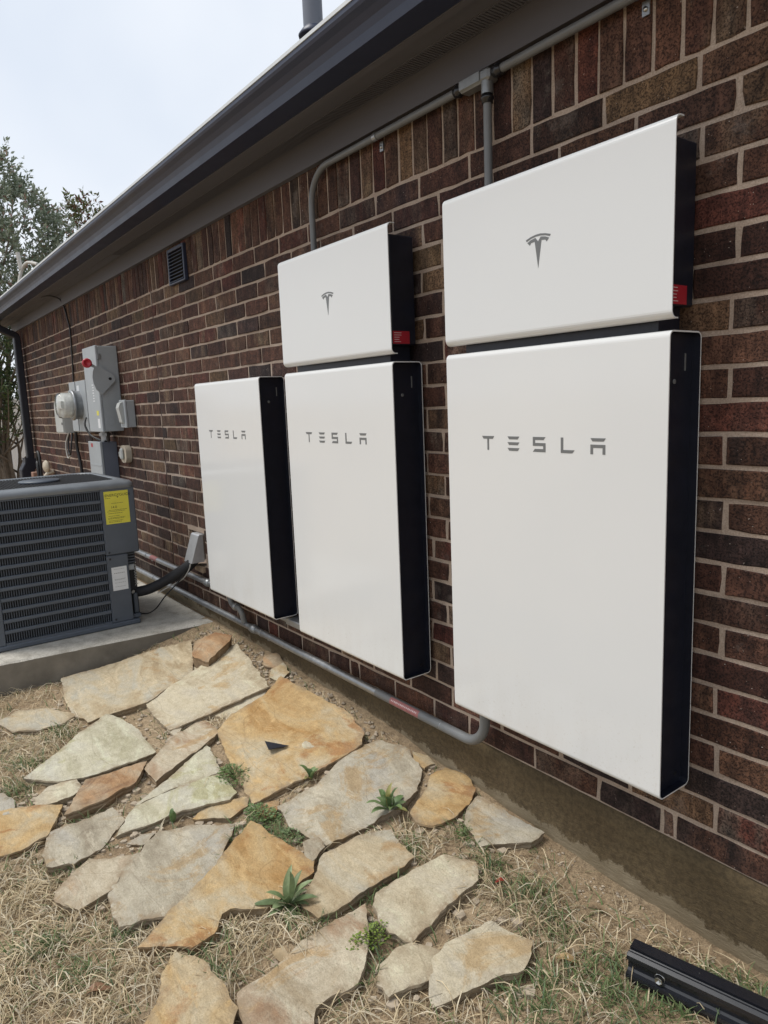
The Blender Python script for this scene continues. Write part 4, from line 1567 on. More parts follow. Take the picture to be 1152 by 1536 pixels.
oc = empty('outlet_cover', (-4.54, -0.02, 0.70), 'small beige weatherproof outlet on the brick right of the wireway', 'outlet')
m = MB()
m.prism(rounded(-4.61, -4.47, 0.635, 0.765, 0.05, 5), -0.03, FACE - 0.002, 'y')
m.build('plate', 'beige_plastic', oc)
m = MB()
m.box(-4.565, -4.515, -0.052, -0.0305, 0.66, 0.745, 0.01)
m.box(-4.600, -4.575, -0.048, -0.0305, 0.675, 0.72, 0.006)
m.build('socket', 'box_grey_light', oc)
hb = empty('hose_tap', (-7.2, -0.03, 0.42), 'small beige round tap handle on the far brick wall', 'tap')
m = MB()
m.lathe((-7.22, -0.04, 0.475), (0.2, -1, 0.0), [(0, 0.0), (0.001, 0.06), (0.012, 0.068), (0.03, 0.055), (0.035, 0.0)], 18)
m.build('handle', 'beige_plastic', hb)
m = MB()
m.tube([(-7.20, 0.01, 0.42), (-7.205, -0.05, 0.40), (-7.21, -0.09, 0.35)], 0.022, 10)
m.build('spout', 'beige_plastic', hb)
cb_ = MB()
cb_.tube(smooth_path([(-7.62, -0.05, 0.30), (-7.60, -0.06, 0.52), (-7.54, -0.06, 0.62), (-7.47, -0.06, 0.55), (-7.44, -0.07, 0.40), (-7.40, -0.09, 0.2)]), 0.016, 8)
cb_.tube(smooth_path([(-7.58, -0.07, 0.25), (-7.52, -0.08, 0.5), (-7.45, -0.09, 0.45), (-7.42, -0.10, 0.2)]), 0.016, 8)
o = cb_.build('garden_hose', 'cable_black')
tag(o, 'black garden hose looped on the far wall beside the downspout', 'hose')
m = MB()
m.box(-7.66, -7.55, -0.13, -0.03, -0.45, 0.40, 0.006)
o = m.build('hose_post', 'terracotta')
tag(o, 'short brown post by the foot of the downspout', 'post')


# ------------------------------------------------------------------ flagstones (outlines in metres on the ground)
STONES = [
    ('tan', 0.0248, [(-3.106, -0.886), (-2.924, -0.228), (-2.631, -0.339), (-2.524, -0.389), (-2.434, -0.65), (-2.49, -0.904), (-2.633, -0.939), (-2.834, -0.931)]),
    ('pale', 0.031, [(-2.463, -0.647), (-2.565, -0.105), (-2.0, -0.214), (-2.083, -0.655), (-2.275, -0.655)]),
    ('brown', 0.07, [(-2.596, -0.334), (-2.749, -0.247), (-2.758, -0.151), (-2.625, -0.11), (-2.552, -0.164), (-2.479, -0.304)]),
    ('orange', 0.031, [(-2.021, -0.126), (-1.49, -0.096), (-1.326, -0.135), (-1.269, -0.181), (-1.275, -0.36), (-1.304, -0.632), (-1.581, -0.584), (-1.857, -0.519), (-1.93, -0.421), (-1.938, -0.264)]),
    ('pale', 0.0155, [(-2.103, -0.477), (-2.091, -0.363), (-1.991, -0.23), (-1.952, -0.275), (-1.936, -0.402), (-1.945, -0.432)]),
    ('layer', 0.0217, [(-1.826, -0.853), (-1.999, -0.662), (-2.047, -0.527), (-1.863, -0.523), (-1.777, -0.703), (-1.721, -0.849)]),
    ('green', 0.027899999999999998, [(-2.472, -0.828), (-2.24, -0.777), (-1.947, -0.787), (-1.937, -0.926), (-1.942, -1.069), (-1.979, -1.149), (-2.095, -1.244), (-2.263, -1.06)]),
    ('tan', 0.0186, [(-2.784, -1.244), (-2.862, -1.144), (-2.805, -1.048), (-2.61, -0.948), (-2.568, -1.006), (-2.547, -1.113), (-2.608, -1.201)]),
    ('pale', 0.0217, [(-1.917, -1.244), (-1.963, -1.189), (-1.94, -1.103), (-1.852, -1.112), (-1.831, -1.193), (-1.862, -1.25)]),
    ('brown', 0.031, [(-1.896, -1.063), (-1.872, -0.851), (-1.76, -0.927), (-1.704, -1.056), (-1.699, -1.182), (-1.772, -1.135)]),
    ('green', 0.027899999999999998, [(-1.456, -1.086), (-1.592, -0.975), (-1.595, -0.806), (-1.576, -0.636), (-1.403, -0.654), (-1.372, -0.696), (-1.421, -0.842), (-1.436, -0.947)]),
    ('orange', 0.0155, [(-1.372, -0.82), (-1.417, -0.742), (-1.356, -0.645), (-1.312, -0.666), (-1.297, -0.731)]),
    ('orange', 0.0217, [(-1.61, -1.466), (-1.893, -1.419), (-1.884, -1.343), (-1.793, -1.19), (-1.62, -1.281), (-1.589, -1.36)]),
    ('grey', 0.0217, [(-1.618, -1.25), (-1.648, -1.048), (-1.562, -1.033), (-1.429, -1.153), (-1.388, -1.237), (-1.419, -1.301), (-1.49, -1.297)]),
    ('layer', 0.0186, [(-1.382, -1.187), (-1.303, -1.078), (-1.187, -1.178), (-1.164, -1.271), (-1.224, -1.314), (-1.276, -1.308)]),
    ('grey', 0.0248, [(-1.363, -0.961), (-1.337, -0.875), (-1.241, -0.756), (-1.067, -0.893), (-1.015, -0.986), (-0.972, -1.088), (-0.99, -1.13), (-1.002, -1.193), (-1.157, -1.186), (-1.271, -1.08)]),
    ('orange', 0.027899999999999998, [(-1.19, -0.699), (-0.883, -0.642), (-0.846, -0.669), (-0.825, -0.752), (-0.799, -0.843), (-0.865, -0.928), (-0.86, -0.968), (-0.804, -1.012), (-0.8, -1.071), (-0.887, -1.173), (-0.949, -1.066), (-1.048, -0.901)]),
    ('grey', 0.0217, [(-1.212, -0.572), (-1.199, -0.419), (-1.279, -0.211), (-1.246, -0.107), (-1.137, -0.061), (-0.998, -0.105), (-0.916, -0.188), (-0.888, -0.283), (-0.909, -0.433), (-0.927, -0.557), (-0.976, -0.578), (-1.088, -0.594)]),
    ('orange', 0.0155, [(-0.944, -0.08), (-0.945, -0.017), (-0.873, 0.005), (-0.785, -0.03), (-0.741, -0.1), (-0.729, -0.197), (-0.743, -0.253), (-0.794, -0.281), (-0.837, -0.259), (-0.891, -0.138)]),
    ('grey', 0.0217, [(-0.73, -0.057), (-0.641, -0.04), (-0.541, -0.033), (-0.48, -0.029), (-0.479, -0.079), (-0.538, -0.157), (-0.563, -0.202), (-0.671, -0.172), (-0.705, -0.135)]),
    ('tan', 0.0248, [(-0.867, -0.594), (-0.849, -0.434), (-0.821, -0.389), (-0.674, -0.409), (-0.665, -0.479), (-0.674, -0.58), (-0.659, -0.692), (-0.668, -0.747), (-0.735, -0.749), (-0.801, -0.674)]),
    ('pale', 0.027899999999999998, [(-0.618, -0.572), (-0.617, -0.444), (-0.601, -0.332), (-0.515, -0.292), (-0.467, -0.33), (-0.457, -0.452), (-0.445, -0.548), (-0.435, -0.602), (-0.488, -0.624), (-0.537, -0.622), (-0.588, -0.603)]),
    ('pale', 0.0248, [(-0.324, -0.408), (-0.248, -0.387), (-0.215, -0.375), (-0.189, -0.422), (-0.177, -0.454), (-0.207, -0.526), (-0.224, -0.581), (-0.242, -0.676), (-0.269, -0.666), (-0.329, -0.605), (-0.342, -0.546)]),
    ('pale', 0.0217, [(-0.424, -0.647), (-0.414, -0.609), (-0.357, -0.577), (-0.305, -0.635), (-0.325, -0.682), (-0.333, -0.749), (-0.369, -0.747), (-0.411, -0.707)]),
    ('layer', 0.0248, [(-0.612, -0.631), (-0.525, -0.681), (-0.461, -0.744), (-0.422, -0.796), (-0.429, -0.851), (-0.419, -0.915), (-0.383, -0.946), (-0.341, -1.014), (-0.399, -1.085), (-0.558, -1.038), (-0.588, -0.894), (-0.617, -0.823), (-0.617, -0.73)]),
    ('orange', 0.0248, [(-0.795, -1.114), (-0.726, -1.077), (-0.621, -1.067), (-0.535, -1.07), (-0.504, -1.093), (-0.456, -1.156), (-0.572, -1.299), (-0.693, -1.187), (-0.75, -1.158)]),
    ('grey', 0.0217, [(-2.094, -1.415), (-2.041, -1.354), (-1.947, -1.329), (-1.86, -1.347), (-1.886, -1.431)]),
    ('brown', 0.0186, [(-2.331, -0.048), (-2.323, 0.01), (-2.214, -0.017), (-2.181, -0.073), (-2.242, -0.095)]),
    ('pale', 0.0186, [(-2.157, -0.091), (-2.179, -0.029), (-2.073, -0.057), (-2.034, -0.131), (-2.093, -0.136)]),
    ('pale', 0.0155, [(-2.089, -0.66), (-2.095, -0.582), (-2.014, -0.654)]),
    ('orange', 0.0124, [(-1.285, -0.624), (-1.263, -0.562), (-1.198, -0.61), (-1.233, -0.645)]),
    ('grey', 0.0155, [(-1.399, -1.048), (-1.425, -1.01), (-1.392, -0.984), (-1.368, -1.024)]),
    ('orange', 0.0124, [(-1.104, -0.038), (-1.053, -0.02), (-1.005, -0.034), (-1.005, -0.073), (-1.059, -0.068)]),
    ('grey', 0.0155, [(-0.958, -0.616), (-0.949, -0.58), (-0.909, -0.584), (-0.893, -0.629), (-0.921, -0.632)]),
    ('pale', 0.0124, [(-2.59, -0.349), (-2.596, -0.259), (-2.537, -0.268), (-2.507, -0.349)]),
    ('green', 0.027899999999999998, [(-1.594, -0.973), (-1.657, -0.857), (-1.812, -0.6), (-1.665, -0.619), (-1.579, -0.635), (-1.599, -0.805)]),
]
STONE_LABELS = [
    'large tan flagstone lying along the concrete pad',
    'pale flagstone with crisp straight edges next to the one along the pad',
    'rough brown rock chunk wedged between pad corner and slab edge',
    'big orange flagstone with a black plastic shard lying on it',
    'thin pale stone sliver behind the big orange flagstone',
    'layered slaty flagstone with flaking steps left of the big orange one',
    'greenish grey fan shaped flagstone at the left',
    'half buried tan flagstone at the left edge below the pad',
    'small pale wedge of stone below the greenish fan shaped flagstone',
    'thick rusty brown stone with a broken front edge',
    'long pale green flagstone with a sharp point below a straight crack',
    'thin orange stone strip below the long pale green flagstone',
    'orange flagstone cut by the left edge of the view',
    'grey kite shaped flagstone between orange and reddish ones',
    'low reddish streaked flagstone half in dry grass',
    'large grey speckled flagstone in the middle left',
    'long orange flagstone with a notch on its lower side',
    'broad grey flagstone with dark stains beside the leaf rosette',
    'small round edged orange flagstone near the slab edge',
    'grey triangular flagstone nearest the slab edge at right',
    'tan flagstone with a long crack and orange rim',
    'pale flagstone with thick lower edge among dry grass',
    'pale jagged flagstone nearest the black rail',
    'small pale flagstone split from its jagged neighbour',
    'large mottled flagstone at the bottom middle of the path',
    'rust coloured flagstone at the bottom left of the path',
    'grey stone corner at the left edge beside green grass',
    'small brown stone chip near the slab edge behind the big orange flagstone',
    'small pale stone chip near the slab edge behind the big orange flagstone',
    'tiny pale stone triangle beside the layered flagstone',
    'small orange chip between the clover clumps',
    'small grey pebble under the tip of the long pale green flagstone',
    'small orange chip by the broad grey flagstone and slab edge',
    'small grey stone chip between broad grey and notched orange flagstones',
    'thin white stone splinter beside the brown rock chunk',
    'pale green stone half split off the upper side of the long pointed flagstone',
]


def inside(poly, x, y):
    c = False
    n = len(poly)
    j = n - 1
    for i in range(n):
        xi, yi = poly[i]
        xj, yj = poly[j]
        if (yi > y) != (yj > y) and x < (xj - xi) * (y - yi) / (yj - yi) + xi:
            c = not c
        j = i
    return c


def stone_outline(poly, seed):
    out = []
    n = len(poly)
    ar = sum(poly[i][0] * poly[(i + 1) % n][1] - poly[(i + 1) % n][0] * poly[i][1] for i in range(n))
    grown = []
    gs = 0.011 * (1 if ar > 0 else -1) if seed not in (10, 35) else 0.0
    for i in range(n):
        a, b, c = Vector(poly[i - 1]), Vector(poly[i]), Vector(poly[(i + 1) % n])
        n1 = Vector(((b - a).y, -(b - a).x)).normalized()
        n2 = Vector(((c - b).y, -(c - b).x)).normalized()
        nb = n1 + n2
        nb = nb / max(0.7, nb.dot(n1)) if nb.length > 1e-6 else n1
        grown.append(tuple(b + nb * gs))
    poly = grown
    for i in range(n):
        a, b = Vector(poly[i]), Vector(poly[(i + 1) % n])
        L = (b - a).length
        k = max(1, int(L / 0.014))
        nrm = Vector((-(b - a).y, (b - a).x)) / max(L, 1e-6)
        for s in range(k):
            t = s / k
            p = a.lerp(b, t)
            w = 0.0075 * noise.fractal(Vector((p.x * 14, p.y * 14, seed * 3.7)), 0.6, 2.1, 5)
            p = p + nrm * w
            if s == 0:            # take the sharpness off traced corners
                pr_, nx_ = Vector(poly[i - 1]), b
                p = p * 0.98 + (a + ((pr_ - a).normalized() + (nx_ - a).normalized()) * 0.02) * 0.02
            out.append((p.x, p.y))
    return out


STONE_OUT = []


def make_stone(idx, kind, h, poly, label):
    sd = idx * 11.3
    ol = stone_outline(poly, idx)
    STONE_OUT.append(ol)
    A = np.array(ol)
    cx, cy = A.mean(0)
    # plane through the ground under the stone
    pts = np.array(poly)
    zz = np.array([ground_z(x, y) for x, y in poly])
    M_ = np.c_[pts - [cx, cy], np.ones(len(pts))]
    pa, pb, pc = np.linalg.lstsq(M_, zz, rcond=None)[0]
    tw = 0.0 if idx in (10, 35) else 0.012
    pa += random.uniform(-tw, tw)
    pb += random.uniform(-tw, tw)
    x0, y0 = A.min(0)
    x1, y1 = A.max(0)
    area = abs(sum(ol[i][0] * ol[(i + 1) % len(ol)][1] - ol[(i + 1) % len(ol)][0] * ol[i][1] for i in range(len(ol)))) / 2
    step = 0.016 if area > 0.02 else 0.010
    inner_pts = []
    yy = y0
    while yy < y1:
        xx = x0
        while xx < x1:
            px, py = xx + random.uniform(-.4, .4) * step, yy + random.uniform(-.4, .4) * step
            if inside(ol, px, py):
                d = np.min(np.hypot(A[:, 0] - px, A[:, 1] - py))
                if d > step * 0.8:
                    inner_pts.append((px, py))
            xx += step
        yy += step
    n = len(ol)
    v2 = [Vector(p) for p in ol] + [Vector(p) for p in inner_pts]
    res = geometry.delaunay_2d_cdt(v2, [], [list(range(n))], 1, 1e-6)
    V, F = res[0], res[2]

    def top(x, y, edge):
        b = pa * (x - cx) + pb * (y - cy) + pc + h
        q = Vector((x, y, sd))
        u = noise.fractal(q * 5.5, 1, 2, 4)
        stepz = 0.0
        if kind in ('layer', 'grey', 'brown'):
            t = noise.noise(q * 4.2) * 3.0
            stepz = 0.006 * (math.floor(t) + min(1, (t - math.floor(t)) * 7))
        else:
            t = noise.noise(q * 2.6) * 1.7
            stepz = 0.0045 * (math.floor(t) + min(1, (t - math.floor(t)) * 9))
        rise = 0.0
        if idx == 2:
            rise = 0.03 * math.exp(-((x - cx) ** 2 + (y - cy) ** 2) / 0.008)
        return b + 0.006 * u + stepz + 0.0018 * noise.noise(q * 55) + rise - (0.0015 * (1 + noise.noise(q * 30)) if edge else 0)
    vs, fs, ed, dirt = [], [], [], []
    on_edge = set()
    orig = res[3]
    for i, p in enumerate(V):
        e = any(k < n for k in orig[i]) if orig[i] else False
        if e:
            on_edge.add(i)
        vs.append((p.x, p.y, top(p.x, p.y, e)))
        ed.append(0.0)
        dd = float(np.min(np.hypot(A[:, 0] - p.x, A[:, 1] - p.y)))
        dirt.append(max(0.0, 1 - dd / 0.035) * max(0.0, min(1.0, 0.45 + 1.3 * noise.noise(Vector((p.x * 9, p.y * 9, sd))))))
    fs = [tuple(f) for f in F]
    ring = [None] * n
    for i in on_edge:
        for k in orig[i]:
            if k < n:
                ring[k] = i
    ring = [r for r in ring if r is not None]
    n = len(ring)
    prev = []
    for r in ring:                       # the broken side starts with its own vertices, so the arris stays sharp
        prev.append(len(vs))
        vs.append(vs[r])
        ed.append(1.0)
    th = h + 0.035
    for li, (dz, ins) in enumerate(((0.006, 0.0015), (0.013, -0.005), (0.020, -0.001), (th * 0.75, -0.010), (th, -0.02))):
        cur = []
        for r in ring:
            x, y, z = vs[r]
            q = Vector((x * 22, y * 22, sd + li * 4.0))
            o_ = ins + 0.004 * noise.noise(q) + (0.0 if (li + int(sd)) % 2 else -0.003)
            dx, dy = x - cx, y - cy
            L = math.hypot(dx, dy) + 1e-6
            cur.append(len(vs))
            vs.append((x + dx / L * o_, y + dy / L * o_, z - dz + 0.002 * noise.noise(q * 2)))
            ed.append(1.0)
        for i in range(n):
            j = (i + 1) % n
            fs.append((prev[i], cur[i], cur[j], prev[j]))
        prev = cur
    m = MB()
    m.add(vs, fs, False)
    m.sm = [i < len(F) for i in range(len(fs))]
    o = m.build('flagstone' if idx not in (2, 27, 28, 29, 30, 31, 32, 33, 34) else 'stone_chunk', 'flagstone_' + kind)
    # keep winding outward
    import bmesh
    bm = bmesh.new()
    bm.from_mesh(o.data)
    bmesh.ops.recalc_face_normals(bm, faces=bm.faces)
    if sum(f.normal.z * f.calc_area() for f in bm.faces if f.smooth) < 0:
        bmesh.ops.reverse_faces(bm, faces=bm.faces)
    bm.to_mesh(o.data)
    bm.free()
    at = o.data.attributes.new('edge', 'FLOAT', 'POINT')
    at.data.foreach_set('value', ed)
    dirt += [0.35] * (len(ed) - len(dirt))
    at = o.data.attributes.new('dirt', 'FLOAT', 'POINT')
    at.data.foreach_set('value', dirt)
    tag(o, label, 'stone', 'flagstones laid beside the house')
    return o, (pa, pb, pc + h, cx, cy)


STONE_PLANE = []
for i, (kind, h, poly) in enumerate(STONES):
    STONE_PLANE.append(make_stone(i, kind, h, poly, STONE_LABELS[i])[1])

BB = [(np.array(o).min(0), np.array(o).max(0)) for o in STONE_OUT]


def on_stone(x, y):
    for o, (a, b) in zip(STONE_OUT, BB):
        if a[0] < x < b[0] and a[1] < y < b[1] and inside(o, x, y):
            return True
    return False


# ------------------------------------------------------------------ dry grass, green grass
DENSE = [(-1.467, -1.402), (-1.375, -1.342), (-1.296, -1.43), (-1.188, -1.342), (-1.096, -1.271), (-1.108, -1.444), (-1.01, -1.362), (-0.94, -1.276), (-0.917, -1.211), (-0.957, -1.47), (-0.857, -1.38), (-0.792, -1.299), (-0.791, -1.233), (-0.841, -1.155), (-0.707, -0.993), (-0.809, -0.966), (-0.76, -0.908), (-0.67, -0.912), (-2.4, -1.224), (-2.225, -1.279), (-2.387, -1.118)]
MID = [(-0.557, -0.22), (-0.482, -0.18), (-0.374, -0.18), (-0.408, -0.258), (-0.415, -0.412), (-0.381, -0.34), (-0.255, -0.232), (-0.199, -0.271), (-0.379, -0.766), (-0.369, -0.814), (-0.306, -0.738), (-0.229, -0.676), (-0.194, -0.577), (-0.123, -0.464), (-0.049, -0.404), (-0.775, -0.314), (-0.832, -0.325), (0.11, -0.084), (0.172, -0.073), (-0.087, -0.134), (-0.03, -0.097), (-1.259, -0.437), (-1.918, -0.462), (-1.949, -0.544), (-1.732, -1.273), (-1.601, -1.381), (-2.974, -1.032), (-3.075, -1.141), (-0.689, -0.272)]
GREEN = [(-2.05, -1.308), (-2.249, -1.225), (-2.45, -1.049), (-1.418, -1.243), (-1.619, -1.14), (-1.019, -1.199), (-0.787, -1.054), (-0.974, -0.998), (-1.093, -0.861), (-1.182, -0.761), (-1.206, -0.634), (-1.091, -0.617), (-0.652, -0.188), (-0.484, -0.264), (-0.352, -0.233), (-0.24, -0.25), (-0.127, -0.41), (-0.174, -0.48), (-0.049, -0.286), (0.001, -0.315), (0.063, -0.324), (0.112, -0.263), (0.172, -0.104), (0.231, -0.062), (-0.543, -0.658), (-0.463, -0.705), (-0.68, -0.585), (-0.653, -0.517), (-0.679, -1.062), (-1.072, -1.002), (-1.099, -1.395), (-0.908, -1.343), (-0.735, -0.401), (-0.06, -0.488), (-0.714, -0.738)]
DN, MD, GN = np.array(DENSE), np.array(MID), np.array(GREEN)


def gauss(P, C_, s):
    d = ((P[:, None, :] - C_[None, :, :]) ** 2).sum(2)
    return np.exp(-d / (2 * s * s)).max(1)


def blades(name, pts, lmin, lmax, wmin, wmax, lift, tint, label, cat, upright=False, seg=4, curl=0.35):
    n = len(pts)
    ang = rng.uniform(0, 2 * PI, n)
    L = rng.uniform(lmin, lmax, n)
    Wd = rng.uniform(wmin, wmax, n)
    H = rng.uniform(lift[0], lift[1], n)
    bend = rng.normal(0, curl, n)
    zb = np.array([rough_z(x, y) for x, y in pts])
    V = np.zeros((n, seg + 1, 2, 3))
    for k in range(seg + 1):
        t = k / seg
        a = ang + bend * t
        if upright:
            rad = L * 0.55 * t ** 1.6
            hz = H * (t - 0.35 * t * t)
        else:
            rad = L * t
            hz = H * np.sin(PI * np.minimum(1, t * 1.05)) + 0.004
        cx = pts[:, 0] + np.cos(ang + bend * t * 0.5) * rad
        cy = pts[:, 1] + np.sin(ang + bend * t * 0.5) * rad
        w = Wd * (1 - 0.75 * t) * 0.5
        sx, sy = -np.sin(a) * w, np.cos(a) * w
        V[:, k, 0] = np.c_[cx + sx, cy + sy, zb + hz - 0.002]
        V[:, k, 1] = np.c_[cx - sx, cy - sy, zb + hz - 0.002 + w * 0.6]
    V = V.reshape(-1, 3)
    base = (np.arange(n) * (seg + 1) * 2)[:, None]
    q = np.concatenate([[[2 * k, 2 * k + 1, 2 * k + 3, 2 * k + 2]] for k in range(seg)])
    F = (base[:, :, None] + q[None]).reshape(-1, 4)
    me = bpy.data.meshes.new(name)
    me.vertices.add(len(V))
    me.vertices.foreach_set('co', V.astype(np.float32).ravel())
    me.loops.add(len(F) * 4)
    me.loops.foreach_set('vertex_index', F.astype(np.int32).ravel())
    me.polygons.add(len(F))
    me.polygons.foreach_set('loop_start', np.arange(len(F), dtype=np.int32) * 4)
    me.update(calc_edges=True)
    me.validate()
    T = np.array(tint)
    ci = rng.integers(0, len(T), n)
    c = T[ci] * rng.uniform(0.75, 1.2, (n, 1))
    c = np.c_[c, np.ones(n)]
    colour_attr(me, 'tint', np.repeat(c, (seg + 1) * 2, axis=0))
    me.materials.append(MATS['blade'])
    o = link(name, me)
    tag(o, label, cat, kind='stuff')
    return o


def scatter(N, dens):
    P = np.c_[rng.uniform(-3.2, 1.2, N), rng.uniform(-2.15, -0.02, N)]
    keep = rng.uniform(0, 1, N) < dens(P)
    P = P[keep]
    ok = []
    for x, y in P:
        pad_x = PX1 - 0.10 * (PY1 - y) / 1.2
        ok.append(not on_stone(x, y) and x > pad_x)
    return P[np.array(ok)]


def patchy(P, s, seed):
    return np.array([noise.noise(Vector((x * s, y * s, seed))) for x, y in P])


def d_straw(P):
    d = np.maximum(gauss(P, DN, 0.085) * 1.0, gauss(P, MD, 0.07) * 0.40)
    front = 1 / (1 + np.exp((P[:, 1] + 1.42 + 0.12 * np.sin(P[:, 0] * 3)) / 0.06))
    right = ((P[:, 0] > 0.3) * 0.4)
    d = np.maximum(d, np.maximum(front * 0.85, right * 0.5)) + 0.03
    d = d * np.where((P[:, 1] > -0.14) & (P[:, 0] < 0.02), 0.25, 1.0)
    return d * np.clip(0.8 + 1.5 * patchy(P, 7.0, 3.0), 0.06, 1.4) * np.clip(0.75 + 1.3 * patchy(P, 24.0, 6.0), 0.1, 1.5)


STRAW = [(0.68, 0.57, 0.38), (0.62, 0.51, 0.33), (0.54, 0.43, 0.27), (0.74, 0.65, 0.48), (0.44, 0.34, 0.21), (0.60, 0.53, 0.40)]
blades('dry_grass', scatter(125000, d_straw), 0.04, 0.13, 0.0018, 0.0040, (0.003, 0.034), STRAW,
       'straw coloured dead grass matted between and below the flagstones', 'dry grass', curl=0.28)


def d_thatch(P):
    return (0.10 + 0.90 * np.clip(d_straw(P), 0, 1)) * np.clip(0.55 + 1.2 * patchy(P, 5.0, 9.0), 0.03, 1)


blades('thatch', scatter(210000, d_thatch), 0.012, 0.055, 0.0014, 0.0030, (0.001, 0.010), [(0.58, 0.47, 0.30), (0.42, 0.33, 0.205), (0.24, 0.175, 0.11), (0.64, 0.55, 0.39), (0.33, 0.26, 0.17)],
       'short broken straw and debris strewn on the soil', 'debris', seg=2)


def d_green(P):
    g = gauss(P, GN, 0.046) * 0.95
    g = np.maximum(g, 0.035 + (P[:, 1] < -1.2) * 0.06)
    return g * np.clip(0.8 + 1.0 * patchy(P, 16.0, 5.0), 0.0, 1.2)


blades('green_grass', scatter(150000, d_green), 0.03, 0.085, 0.0028, 0.0052, (0.018, 0.06),
       [(0.14, 0.205, 0.075), (0.115, 0.175, 0.065), (0.175, 0.235, 0.10), (0.22, 0.255, 0.12), (0.145, 0.205, 0.11)],
       'green grass blades growing in tufts between the flagstones', 'grass', upright=True)

# pebbles and crumbs of soil
m = MB()
for i in range(3000):
    x, y = random.uniform(-3.0, 0.9), random.uniform(-1.7, -0.02)
    if random.random() < 0.5:
        y = -0.02 - abs(random.gauss(0, 0.12))
    if on_stone(x, y) or x < PX1 - 0.10 * (PY1 - y) / 1.2:
        continue
    s = random.choice([0.002, 0.003, 0.003, 0.004, 0.006, 0.009, 0.013]) * random.uniform(0.7, 1.3)
    if s > 0.007 and x > -1.3:
        s *= 0.4
    z = rough_z(x, y) + s * 0.3
    j = [random.uniform(0.6, 1.3) for _ in range(6)]
    m.add([(x + s * j[0], y, z), (x, y + s * j[1], z), (x - s * j[2], y, z), (x, y - s * j[3], z), (x + s * .2, y, z + s * j[4] * .8), (x, y, z - s)],
          [(0, 1, 4), (1, 2, 4), (2, 3, 4), (3, 0, 4), (1, 0, 5), (2, 1, 5), (3, 2, 5), (0, 3, 5)])
cnt = 0
while cnt < 420:
    ol_ = random.choice(STONE_OUT)
    bx_, by_ = random.choice(ol_)
    x, y = bx_ + random.gauss(0, 0.03), by_ + random.gauss(0, 0.03)
    if on_stone(x, y) or x < PX1 - 0.10 * (PY1 - y) / 1.2 or y > -0.02:
        continue
    cnt += 1
    s = random.choice([0.005, 0.007, 0.009, 0.012, 0.016]) * random.uniform(0.7, 1.2)
    z = rough_z(x, y) + 0.002
    k_ = random.randint(5, 7)
    a0 = random.uniform(0, PI)
    rr_ = [s * random.uniform(0.55, 1.2) for _ in range(k_)]
    topz = z + s * random.uniform(0.25, 0.6)
    ring_ = [(x + rr_[i_] * math.cos(a0 + 2 * PI * i_ / k_), y + rr_[i_] * math.sin(a0 + 2 * PI * i_ / k_)) for i_ in range(k_)]
    m.add([(a_, b_, topz + random.uniform(-.1, .1) * s) for a_, b_ in ring_] + [(a_, b_, z - 0.01) for a_, b_ in ring_],
          [tuple(range(k_))] + [(i_, k_ + i_, k_ + (i_ + 1) % k_, (i_ + 1) % k_) for i_ in range(k_)])
o = m.build('gravel', 'rock_chip')
tag(o, 'small pebbles and soil crumbs scattered along the slab edge', 'gravel', kind='stuff')


# ------------------------------------------------------------------ weeds
def leaf_shape(L, Wd, droop, fold, n=7, base_w=0.18):
    vs, fs = [], []
    for i in range(n + 1):
        t = i / n
        w = Wd * (base_w + (1 - base_w) * math.sin(PI * min(1, t * 0.92 + 0.06)) ** 0.9) * (1 if t < 0.98 else 0.1)
        x = L * t
        z = L * (math.sin(t * PI * 0.55) * 0.55 * (1 - droop) - droop * t * t * 0.55)
        vs += [(x, -w / 2, z + fold * w), (x, 0, z), (x, w / 2, z + fold * w)]
    for i in range(n):
        a = i * 3
        fs += [(a, a + 3, a + 4, a + 1), (a + 1, a + 4, a + 5, a + 2)]
    return vs, fs


def weed(name, x, y, leaves, label, tints, z_off=0.0):
    z = ground_z(x, y) + z_off
    t = empty(name, (x, y, z), label, 'weed')
    for az, tilt, L, Wd, droop in leaves:
        az, tilt, L, Wd = az + random.uniform(-12, 12), tilt + random.uniform(-7, 9), L * random.uniform(0.85, 1.3), Wd * random.uniform(0.85, 1.2)
        vs, fs = leaf_shape(L, Wd, droop, 0.22)
        c, s = math.cos(R(az)), math.sin(R(az))
        tl = R(tilt)
        out = []
        for a, b, d in vs:
            x2, z2 = a * math.cos(tl) - d * math.sin(tl), a * math.sin(tl) + d * math.cos(tl)
            b += 0.10 * a * math.sin(a * 30 + az)
            out.append((x + x2 * c - b * s, y + x2 * s + b * c, z + z2 + 0.004 + 0.05 * b * math.sin(a * 55 + az)))
        m = MB()
        m.add(out, fs, True)
        o = m.build('leaf', 'leaf', t)
        tc_ = random.choice(tints) if random.random() > 0.13 else (0.36, 0.34, 0.13)
        k = random.uniform(0.75, 1.2)
        colour_attr(o.data, 'tint', [tuple(q * k for q in tc_) + (1,)] * len(out))
    return t


